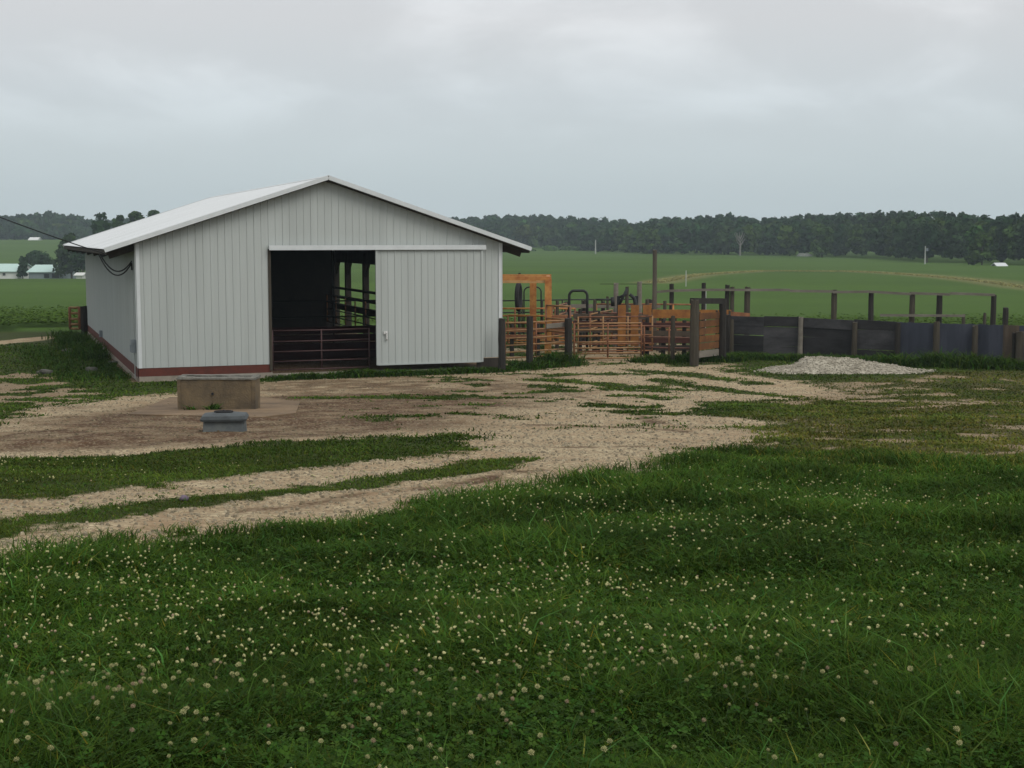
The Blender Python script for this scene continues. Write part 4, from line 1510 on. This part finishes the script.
# field crop beyond the corral
x, y = sample_view(220000, 64, 112, 1.6, .50)
ce = 64 + 1.5 * (fbm(x, y, .2, 77, 2) - .5) + sstep(-9, -20, x) * 4
td = ldist(TERR, x, y)
bx_, by_ = x - BX, y - BY
a_, b_ = bx_ * math.cos(_yaw) + by_ * math.sin(_yaw), -bx_ * math.sin(_yaw) + by_ * math.cos(_yaw)
side_left = x / y < -.27
keep = (y > ce) & (RNG.random(len(x)) < np.where(side_left, sstep(100, 74, y), .75 * sstep(92, 68, y))) & ~((a_ > -3.0) & (a_ < 16) & (b_ < 30)) & (td > 1.6) & ~((x / y > -.1) & (y < 68)) & ~(side_left & (y > 235))
ce = ce[keep]
x, y = x[keep], y[keep]
hh = (.10 + .05 * RNG.random(len(x)) + .30 * sstep(6, 2, y - ce)) * (.8 + .4 * fbm(x, y, .15, 19, 2))
n = len(x)
sz = (.035 + .025 * RNG.random(n)) * (1 + y / 75)
zc = zg(x, y) + hh * (1 - .3 * RNG.random(n) ** 2)
nrm = unit(np.stack([RNG.normal(0, .2, n), RNG.normal(0, .2, n), np.ones(n)], 1))
tx_ = unit(np.cross(nrm, np.stack([RNG.normal(0, 1, n), RNG.normal(0, 1, n), RNG.normal(0, .3, n)], 1)))
ty_ = np.cross(nrm, tx_)
c = np.stack([x, y, zc], 1)
s1, s2 = tx_ * sz[:, None], ty_ * (sz * .7)[:, None]
V = np.stack([c - s1, c - s2, c + s1, c + s2], 1).reshape(-1, 3)
tn = tinted(n, .88, 1.12, .05) * (.8 + .4 * fbm(x, y, .02, 29, 3))[:, None]
tag(npmesh('crop', V, 4, [M['crop']], np.repeat(tn, 4, 0)), 'low green field crop stretching to the woods', 'crop', kind='stuff')
# dry grass along the terrace bank
n = 26000
seg = RNG.integers(0, len(TERR) - 1, n)
s = RNG.random(n)
P = TERR[seg] + (TERR[seg + 1] - TERR[seg]) * s[:, None]
x, y = P[:, 0] + RNG.normal(0, .4, n), P[:, 1] + RNG.normal(0, .45, n)
tn = tinted(n, .75, 1.25, .05)
o = blades(x, y, 0.12 + .18 * RNG.random(n), .10 + .08 * RNG.random(n), .6 + .9 * RNG.random(n), tn, 'dry_grass', [M['straw']], .6)
tag(o, 'strip of pale dry grass curving across the right field', 'grass', kind='stuff')

# ------------------------------------------------------------------ trees
def crown_quads(cx, cy, z0, h, w, n, size, tint, lobes=9, low=.0, fill=False):
    """leaf clumps in lobes through the crown volume"""
    lc = []
    for i in range(lobes):
        f = (i + .5) / lobes
        zz = z0 + h * (low + (1 - low) * (.18 + .70 * RNG.random()))
        rel = (zz - z0) / h
        rad = w * .5 * (1 - .75 * max(0, rel - .45) / .55)
        an = RNG.random() * 6.28
        rr = rad * math.sqrt(RNG.random()) * .8
        lc.append((cx + rr * math.cos(an), cy + rr * math.sin(an), zz, w * (.13 + .12 * RNG.random())))
    lc.append((cx, cy, z0 + h * .90, w * .16))
    lc = np.array(lc)
    k = RNG.integers(0, len(lc), n)
    d = unit(RNG.normal(0, 1, (n, 3)))
    r = RNG.random(n) ** .4
    c = lc[k, :3] + d * (lc[k, 3] * r)[:, None] * np.array([1.1, 1.1, .85])
    lt = (.75 + .5 * RNG.random(len(lc)))[k]
    c[:, 2] = np.minimum(c[:, 2], z0 + h + .3)
    c[:, 2] = np.maximum(c[:, 2], z0 + .1)
    nrm = unit(d * .8 + RNG.normal(0, .6, (n, 3)) + np.array([0, 0, .35]))
    t1 = unit(np.cross(nrm, RNG.normal(0, 1, (n, 3))))
    t2 = np.cross(nrm, t1)
    s = size * (.6 + .8 * RNG.random(n))
    s1, s2 = t1 * s[:, None], t2 * (s * .75)[:, None]
    V = np.stack([c - s1, c - s2, c + s1, c + s2], 1).reshape(-1, 3)
    T = np.array(tint)[None, :] * (lt * (.75 + .5 * RNG.random(n)))[:, None]
    return V, np.repeat(T, 4, 0)


ROWB = np.array([(430, 680), (480, 660), (540, 640), (640, 490), (750, 450), (850, 415), (930, 335), (1024, 285), (1150, 250), (1260, 240)], float)
TOPV = np.array([(430, 222), (480, 219), (505, 217.5), (540, 218), (575, 219), (600, 221), (640, 222), (668, 219), (700, 217), (722, 215.5), (760, 218), (800, 215.5), (850, 213.5),
                 (880, 211.5), (920, 210.5), (945, 212), (970, 214), (990, 216), (1010, 213), (1024, 212), (1260, 210)], float)
VV, TT = [], []


def forest_row(rows, topv, px0, px1):
    for dd, vt_add, step, tn_ in rows:
        px = px0
        while px < px1:
            d = float(np.interp(px, ROWB[:, 0], ROWB[:, 1])) if rows is R_ROWS else L_D
            d = d * (1 + dd) + RNG.normal(0, 4)
            wpx = step * (.75 + .6 * RNG.random())
            q_ = at(px + RNG.normal(0, 1.5), d, 0)
            z0 = z1(q_.x, d)
            vt = np.interp(px, topv[:, 0], topv[:, 1]) - 2.5 + vt_add + RNG.normal(0, .9)
            H = max(4.0, hz(vt, d) - z0)
            wd = wpx * d / FPX * 2.5
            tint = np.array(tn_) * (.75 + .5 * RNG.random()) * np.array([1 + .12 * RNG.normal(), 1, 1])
            if vt_add > 5 and RNG.random() < .2:
                tint = tint * np.array([1.9, 1.6, 1.0])
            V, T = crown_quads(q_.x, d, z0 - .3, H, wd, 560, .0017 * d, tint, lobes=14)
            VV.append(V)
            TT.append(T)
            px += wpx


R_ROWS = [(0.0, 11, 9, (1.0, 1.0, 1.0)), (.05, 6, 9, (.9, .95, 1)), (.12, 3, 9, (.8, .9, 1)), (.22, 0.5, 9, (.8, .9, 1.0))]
forest_row(R_ROWS, TOPV, 425, 1230)
L_TOP = np.array([(-200, 217), (0, 217), (20, 216), (45, 213.5), (62, 215.5), (80, 218), (95, 222), (160, 222), (430, 222)], float)
L_D = 705
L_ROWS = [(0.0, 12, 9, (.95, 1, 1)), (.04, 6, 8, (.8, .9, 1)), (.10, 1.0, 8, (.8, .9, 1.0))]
forest_row(L_ROWS, L_TOP, -190, 425)
V, T = np.concatenate(VV), np.concatenate(TT)
tag(npmesh('far_wood', V, 4, [M['tree_leaf']], T), 'distant dark deciduous wood along the horizon', 'wood', kind='stuff')


def tree(name, px, d, vtop, vbase, wpx, tint, label, cat='tree', n=1500, group=None, low=0.1, size=.32, lobes=16):
    g = at(px, d, 0)
    z0 = z1(g.x, d)
    zb_ = max(z0, hz(vbase, d)) if vbase else z0
    H = hz(vtop, d) - z0
    wd = wpx * d / FPX
    e = empty(name, (g.x, d, z0), 0, label, cat, group)
    V, T = crown_quads(0, 0, 0, H, wd, n, size, tint, lobes, low)
    o = npmesh('crown', V, 4, [M['tree_leaf']], T)
    o.parent = e
    m = MB()
    m.tube([(0, 0, -.3), (.05, 0, H * .35), (-.05, .05, H * .7)], max(.12, H * .025), 8, r2=.05)
    for k in range(5):
        an = k * 1.26
        m.tube([(0, 0, H * (.3 + .07 * k)), (wd * .25 * math.cos(an), wd * .25 * math.sin(an), H * (.5 + .08 * k))], H * .01, 6, r2=.02)
    o = m.build('trunk', M['bark'])
    o.parent = e
    return e


# trees standing apart, left
tree('tree', 102, 335, 209.5, None, 32, (.85, .95, .9), 'tall dark tree rising just above the barn roof\'s left edge', low=.1, size=.5)
tree('tree', 121, 345, 211.5, None, 22, (1.0, 1.0, .8), 'dark tree above the barn roof, second from the left there', size=.5)
tree('tree', 137, 350, 207.5, None, 26, (1.35, 1.2, .8), 'yellowish green tree above the barn roof, third from the left there', size=.5)
tree('tree', 156, 345, 206, None, 24, (1.1, 1.1, .8), 'rightmost tree peeking over the barn roof slope', size=.5)
tree('tree', 71, 320, 233, None, 34, (1.0, .92, .8), 'brownish dark tree between the far sheds and the barn', low=.05, size=.45)
tree('tree', 82, 300, 246, None, 22, (.75, .85, .9), 'low dark tree close to the barn\'s left wall', low=0, size=.4)
tree('tree', 36, 352, 252.5, None, 40, (.75, .85, .85), 'dark bushy tree behind the pale green roofed shed', low=0, size=.42)
tree('tree', 22, 325, 256, None, 12, (.7, .8, .85), 'narrow dark tree in the gap between the two far sheds', low=0, size=.35, n=900)
# trees standing apart, right
tree('tree', 927, 322, 224, None, 22, (.62, .75, .85), 'very dark upright tree at the wood\'s edge behind the pale pole', low=0, size=.45)
tree('tree', 982, 283, 233, None, 26, (1.9, 1.7, 1.1), 'yellow green round tree at the right end of the wood', low=0, size=.42)
tree('tree', 822, 404, 226, None, 30, (1.5, 1.4, 1.0), 'paler green broad tree in the front of the wood above the plank fence', low=0, size=.5)
for i, (px, vt, wp, lab) in enumerate(((524, 251, 22, 'light green bush nearest the barn roof at the field\'s end'), (549, 247.5, 20, 'light green bush second from the barn at the field\'s end'),
                                       (572, 248, 26, 'widest light green bush at the field\'s end, left of the thin pole'))):
    tree('bush', px, 560 + 8 * i, vt, None, wp, (2.3, 2.2, 1.8), lab, 'bush', n=700, low=0, size=.6, lobes=9)
# dead tree
g = at(740, 440, 0)
e = empty('dead_tree', (g.x, 440, z1(g.x, 440)), 0, 'bare pale dead tree at the front of the wood above the gateway', 'tree')
Hd = hz(232, 440) - e.location.z
m = MB()
m.tube([(0, 0, -.2), (.05, 0, Hd * .4), (0, 0, Hd * .6)], .32, 8, r2=.2)
m.build('trunk', M['dead_bark'], e)
m = MB()
for k in range(11):
    an = random.uniform(-1, 1)
    z0 = Hd * random.uniform(.35, .7)
    L = Hd * random.uniform(.2, .45)
    yy = random.uniform(-1, 1)
    p1 = Vector((math.sin(an) * L * .5, yy, z0 + L * .5))
    p2 = Vector((math.sin(an) * L * .8, yy * 1.4, min(Hd, z0 + L)))
    m.tube([(0, 0, z0), p1, p2], .14, 6, r2=.05)
m.build('limbs', M['dead_bark'], e)


# poles
def upole(px, d, vt, r, mt, label, arm=True):
    g = at(px, d, 0)
    z0 = z1(g.x, d)
    e = empty('utility_pole', (g.x, d, z0), 0, label, 'pole')
    H = hz(vt, d) - z0
    m = MB()
    m.tube([(0, 0, -.3), (0, 0, H)], r, 8, r2=r * .75)
    m.build('pole', mt, e)
    if arm:
        m = MB()
        m.tube([(r + .2, -.1, H * .72), (r + .2, -.1, H * .88)], .25, 10)
        m.build('transformer', M['grey_box'], e)


upole(595.5, 480, 240, .22, M['pale_pole'], 'thin pale pole standing in front of the wood beyond the bow gate', False)
upole(925, 300, 246, .15, M['pale_pole'], 'pale utility pole before the very dark tree at the right')
m = MB()
g = at(686, 157, 0)
m.tube([(0, 0, -.1), (0, 0, hz(270.5, 157) - z1(g.x, 157))], .05, 8)
o = m.build('stake', M['pale_pole'])
o.location = (g.x, 157, z1(g.x, 157))
tag(o, 'slim white stake standing alone in the right field', 'stake')


# far buildings
def shed(px0, px1, d, vr, ve, dep, mw_, mr, label, cat, wins=(), zbase=None, name='shed'):
    a_, c_ = at(px0, d, 0), at(px1, d, 0)
    z0 = z1((a_.x + c_.x) / 2, d) if zbase is None else zbase
    e = empty(name, ((a_.x + c_.x) / 2, d, z0), 0, label, cat)
    L = c_.x - a_.x
    he = hz(ve, d) - z0
    hr = hz(vr, d + dep / 2) - z0
    m = MB()
    m.box((0, dep / 2, he / 2 - .2), (L, dep, he + .4))
    for s in (-1, 1):
        m.add([(s * L / 2, 0, he), (s * L / 2, dep, he), (s * L / 2, dep / 2, hr - .1)], [(0, 1, 2)])
    m.build('wall', mw_, e)
    m = MB()
    ov = .4
    for s in (-1, 1):
        p = [(-L / 2 - ov, dep / 2 + s * (dep / 2 + ov), he - .1), (L / 2 + ov, dep / 2 + s * (dep / 2 + ov), he - .1), (L / 2 + ov, dep / 2, hr), (-L / 2 - ov, dep / 2, hr)]
        m.add(p + [(x, y, z + .15) for x, y, z in p], [(0, 1, 2, 3), (7, 6, 5, 4), (0, 4, 5, 1), (1, 5, 6, 2), (3, 2, 6, 7), (0, 3, 7, 4)])
    m.build('roof', mr, e)
    for px, w_, v0, v1 in wins:
        x_ = at(px, d, 0).x - e.location.x
        m = MB()
        zz0, zz1 = hz(v1, d) - z0, hz(v0, d) - z0
        m.box((x_, -.04, (zz0 + zz1) / 2), (w_, .1, zz1 - zz0))
        m.build('window', M['dark_glass'], e)
    return e


shed(-40, 17.5, 325, 264.3, 271.5, 12, M['white_wall'], M['green_roof'], 'white far shed with pale green roof cut by the left edge', 'shed', [(3.5, .6, 273, 275.5), (-18, .6, 273, 275.5)])
shed(28, 62.5, 322, 265.3, 272, 12, M['grey_wall'], M['green_roof'], 'blue grey far shed with pale green roof left of the barn', 'shed', [(46, 1.2, 274, 278), (55, 1.6, 273.5, 278)])
shed(75.5, 81.5, 296, 273.2, 275.3, 3, M['white_wall'], M['white_wall'], 'tiny white hut beside the barn\'s left wall in the distance', 'hut')
shed(29, 37.5, 660, 237.6, 240.0, 6, M['white_wall'], M['white_wall'], 'white farmhouse below the wooded hill at far left', 'house', [(33, .8, 240.8, 242)], name='house')
shed(998.5, 1006, 272, 263.5, 266.5, 3, M['white_wall'], M['roofing'], 'small white shed at the right edge of the wood', 'shed')
m = MB()
g = at(804.5, 425, 0)
m.blob((0, 0, 0), (2.3, 1.4, 1.15), 9, .12, 16)
o = m.build('brush_pile', M['brush'], smooth=True)
o.location = (g.x, 425, z1(g.x, 425) + .1)
tag(o, 'pale grey mound of brush at the field\'s far edge', 'brush pile')

# ------------------------------------------------------------------ loose stones on the gravel
x, y = sample_view(60000, 10, 50, .6, .42)
g_, d_, dr_ = masks(x, y)
keep = (np.abs(x) < .45 * y + 6) & (g_ > .5) & (RNG.random(len(x)) > .75 * d_)
x, y, d_ = x[keep][:26000], y[keep][:26000], d_[keep][:26000]
bx_, by_ = x - BX, y - BY
a_, b_ = bx_ * math.cos(_yaw) + by_ * math.sin(_yaw), -bx_ * math.sin(_yaw) + by_ * math.cos(_yaw)
k = ~((a_ > -.1) & (b_ > 0)) | (y < 43)
x, y, d_ = x[k], y[k], d_[k]
n = len(x)
s = (.007 + .016 * RNG.random(n) ** 3) * (1 + y / 45)
c = np.stack([x, y, zg(x, y)], 1)
an = RNG.random(n) * 6.28
V = []
for k in range(4):
    p0 = c + np.stack([np.cos(an + k * 1.571) * s, np.sin(an + k * 1.571) * s, -s * .2], 1)
    p1 = c + np.stack([np.cos(an + (k + 1) * 1.571) * s, np.sin(an + (k + 1) * 1.571) * s, -s * .2], 1)
    t0 = c + np.stack([np.cos(an + k * 1.571) * s * .55, np.sin(an + k * 1.571) * s * .55, s * .75], 1)
    t1 = c + np.stack([np.cos(an + (k + 1) * 1.571) * s * .55, np.sin(an + (k + 1) * 1.571) * s * .55, s * .75], 1)
    V.append(np.stack([p0, p1, t1, t0], 1))
tops = np.stack([c + np.stack([np.cos(an + k * 1.571) * s * .55, np.sin(an + k * 1.571) * s * .55, s * .75], 1) for k in range(4)], 1)
V.append(tops)
tv = (.5 + .65 * RNG.random(n)) * (1 - .45 * d_)
tn = np.stack([tv, tv * (.90 - .07 * d_), tv * (.72 - .15 * d_)], 1)
V = np.concatenate(V).reshape(-1, 3)
tag(npmesh('loose_gravel', V, 4, [M['stone']], np.repeat(np.tile(tn, (5, 1)), 4, 0)), 'loose limestone gravel on the yard and wheel tracks', 'gravel', kind='stuff')

# ------------------------------------------------------------------ clover blossoms
def head_mesh(name, mats, seed, r=.0105):
    rg = random.Random(seed)
    m = MB()
    m.blob((0, 0, 0), (r * .55, r * .55, r * .5), seed, .1, 6, 1)
    for i in range(34):
        zc_ = 1 - 1.75 * (i + .5) / 34
        an = i * 2.39996
        rr = math.sqrt(max(0, 1 - zc_ * zc_))
        d = Vector((rr * math.cos(an), rr * math.sin(an), zc_ * .85))
        s = d.cross(Vector((0, 0, 1)))
        s = s.normalized() if s.length > .05 else Vector((1, 0, 0))
        b_, tp = d * r * .35, d * r * rg.uniform(.95, 1.12) + Vector((0, 0, r * .12))
        w_ = r * .24
        u_ = s.cross(d).normalized() * w_ * .6
        m.add([b_ - s * w_ * .4, b_ + s * w_ * .4, tp + s * w_ * .6, tp - s * w_ * .6, tp + u_ - d * r * .25, tp - u_ - d * r * .25],
              [(0, 1, 2, 3), (3, 2, 4), (2, 3, 5)], 1 if zc_ < -.35 else 0)
    m.tube([(0, 0, -r * .3), (rg.uniform(-.006, .006), rg.uniform(-.006, .006), -.06), (0, 0, -.13)], .0011, 4, 2)
    o = m.build(name, mats)
    COL.objects.unlink(o)
    me_ = o.data
    bpy.data.objects.remove(o)
    return me_


meshes = [head_mesh('clover_blossom', [M['petal'], M['petal_low'], M['stem']], s, .0095 + .0012 * (s % 3)) for s in range(4)]
meshes_o = [head_mesh('faded_blossom', [M['petal_old'], M['petal_old'], M['stem']], 20 + s, .0095) for s in range(2)]
x, y = sample_view(16000, 3.2, 17.5, .55, .46)
g_, d_, dr_ = masks(x, y)
cl = fbm(x, y, .62, 131, 4)
dens = sstep(.42, .66, cl) * (.35 + .65 * sstep(5.0, 7.5, y)) * .88 + .17
dens = dens * (.6 + .4 * sstep(3.2, .5, x / y * 10))
keep = (g_ < .2) & (dr_ < .3) & (RNG.random(len(x)) < dens * .52 * (.45 + .55 * sstep(4.2, 6, y)))
x, y = x[keep], y[keep]
patch = fbm(x, y, .55, 31, 4)
lush = fbm(x, y, 1.5, 61, 3)
z = zg(x, y) + (.05 + .13 * sstep(.3, .75, patch) + .05 * lush) * .80 + .03 + .03 * RNG.random(len(x))
# the 300 that show largest: nearest ones inside the picture
dist = y * CP - (z - CAM_Z) * SP
pxs = 512 + FPX * x / dist
pys = 384 - FPX * ((y * SP + (z - CAM_Z) * CP) / dist)
inview = (pxs > 4) & (pxs < 1020) & (pys < 764)
order = np.argsort(np.where(inview, dist, 1e6))
ind = order[:300]
rest = order[300:]
for i in ind:
    old = RNG.random() < .09
    o = bpy.data.objects.new('faded_blossom' if old else 'clover_blossom', (meshes_o if old else meshes)[RNG.integers(0, 2 if old else 4)])
    COL.objects.link(o)
    o.location = (x[i], y[i], z[i])
    sc_ = .78 + .38 * RNG.random()
    o.scale = (sc_, sc_, sc_)
    o.rotation_euler = (RNG.normal(0, .25), RNG.normal(0, .25), RNG.random() * 6)
    if old:
        tag(o, 'faded tan pink clover blossom low in the near meadow', 'flower', 'faded clover blossoms in the near meadow')
    else:
        tag(o, 'creamy white clover blossom in the near meadow', 'flower', 'white clover blossoms in the near meadow')
# the rest, farther back, as one object
ph = (1 + 5 ** .5) / 2
oc = np.array([(-1, ph, 0), (1, ph, 0), (-1, -ph, 0), (1, -ph, 0), (0, -1, ph), (0, 1, ph), (0, -1, -ph), (0, 1, -ph), (ph, 0, -1), (ph, 0, 1), (-ph, 0, -1), (-ph, 0, 1)]) / 1.9
tri = np.array([(0, 11, 5), (0, 5, 1), (0, 1, 7), (0, 7, 10), (0, 10, 11), (1, 5, 9), (5, 11, 4), (11, 10, 2), (10, 7, 6), (7, 1, 8),
                (3, 9, 4), (3, 4, 2), (3, 2, 6), (3, 6, 8), (3, 8, 9), (4, 9, 5), (2, 4, 11), (6, 2, 10), (8, 6, 7), (9, 8, 1)])
low = oc[tri].mean(1)[:, 2] < -.3
n = len(rest)
c = np.stack([x[rest], y[rest], z[rest]], 1)
s = .0092 * (.6 + .5 * RNG.random(n))
jit = 1 + .25 * RNG.normal(0, 1, (n, 12, 1))
vv = c[:, None, :] + oc[None] * s[:, None, None] * jit
V = vv[:, tri, :].reshape(-1, 3)
mi = np.tile(np.where(low, 1, 0), n)
oldm = np.repeat(RNG.random(n) < .08, 20)
mi = np.where(oldm, 2, mi)
tag(npmesh('clover_blossoms', V, 3, [M['petal'], M['petal_low'], M['petal_old']], None, mi), 'sprinkling of white clover blossoms farther back in the meadow', 'flowers', kind='stuff')

# ------------------------------------------------------------------ haze
hm = bpy.data.materials.new('haze')
hm.use_nodes = True
t = hm.node_tree
t.nodes.remove(t.nodes['Principled BSDF'])
pv = t.nodes.new('ShaderNodeVolumePrincipled')
pv.inputs['Color'].default_value = (0.72, 0.86, 0.93, 1)
pv.inputs['Density'].default_value = 0.00030
pv.inputs['Anisotropy'].default_value = 0.0
t.links.new(pv.outputs[0], t.nodes['Material Output'].inputs['Volume'])
try:
    hm.cycles.homogeneous_volume = True
except Exception:
    pass
m = MB()
m.box((0, 577.5, 17), (1800, 1245, 50))
hz_o = m.build('haze', hm)
hz_o['kind'] = 'stuff'
tag(hz_o, 'thin pale haze over the fields', 'haze')
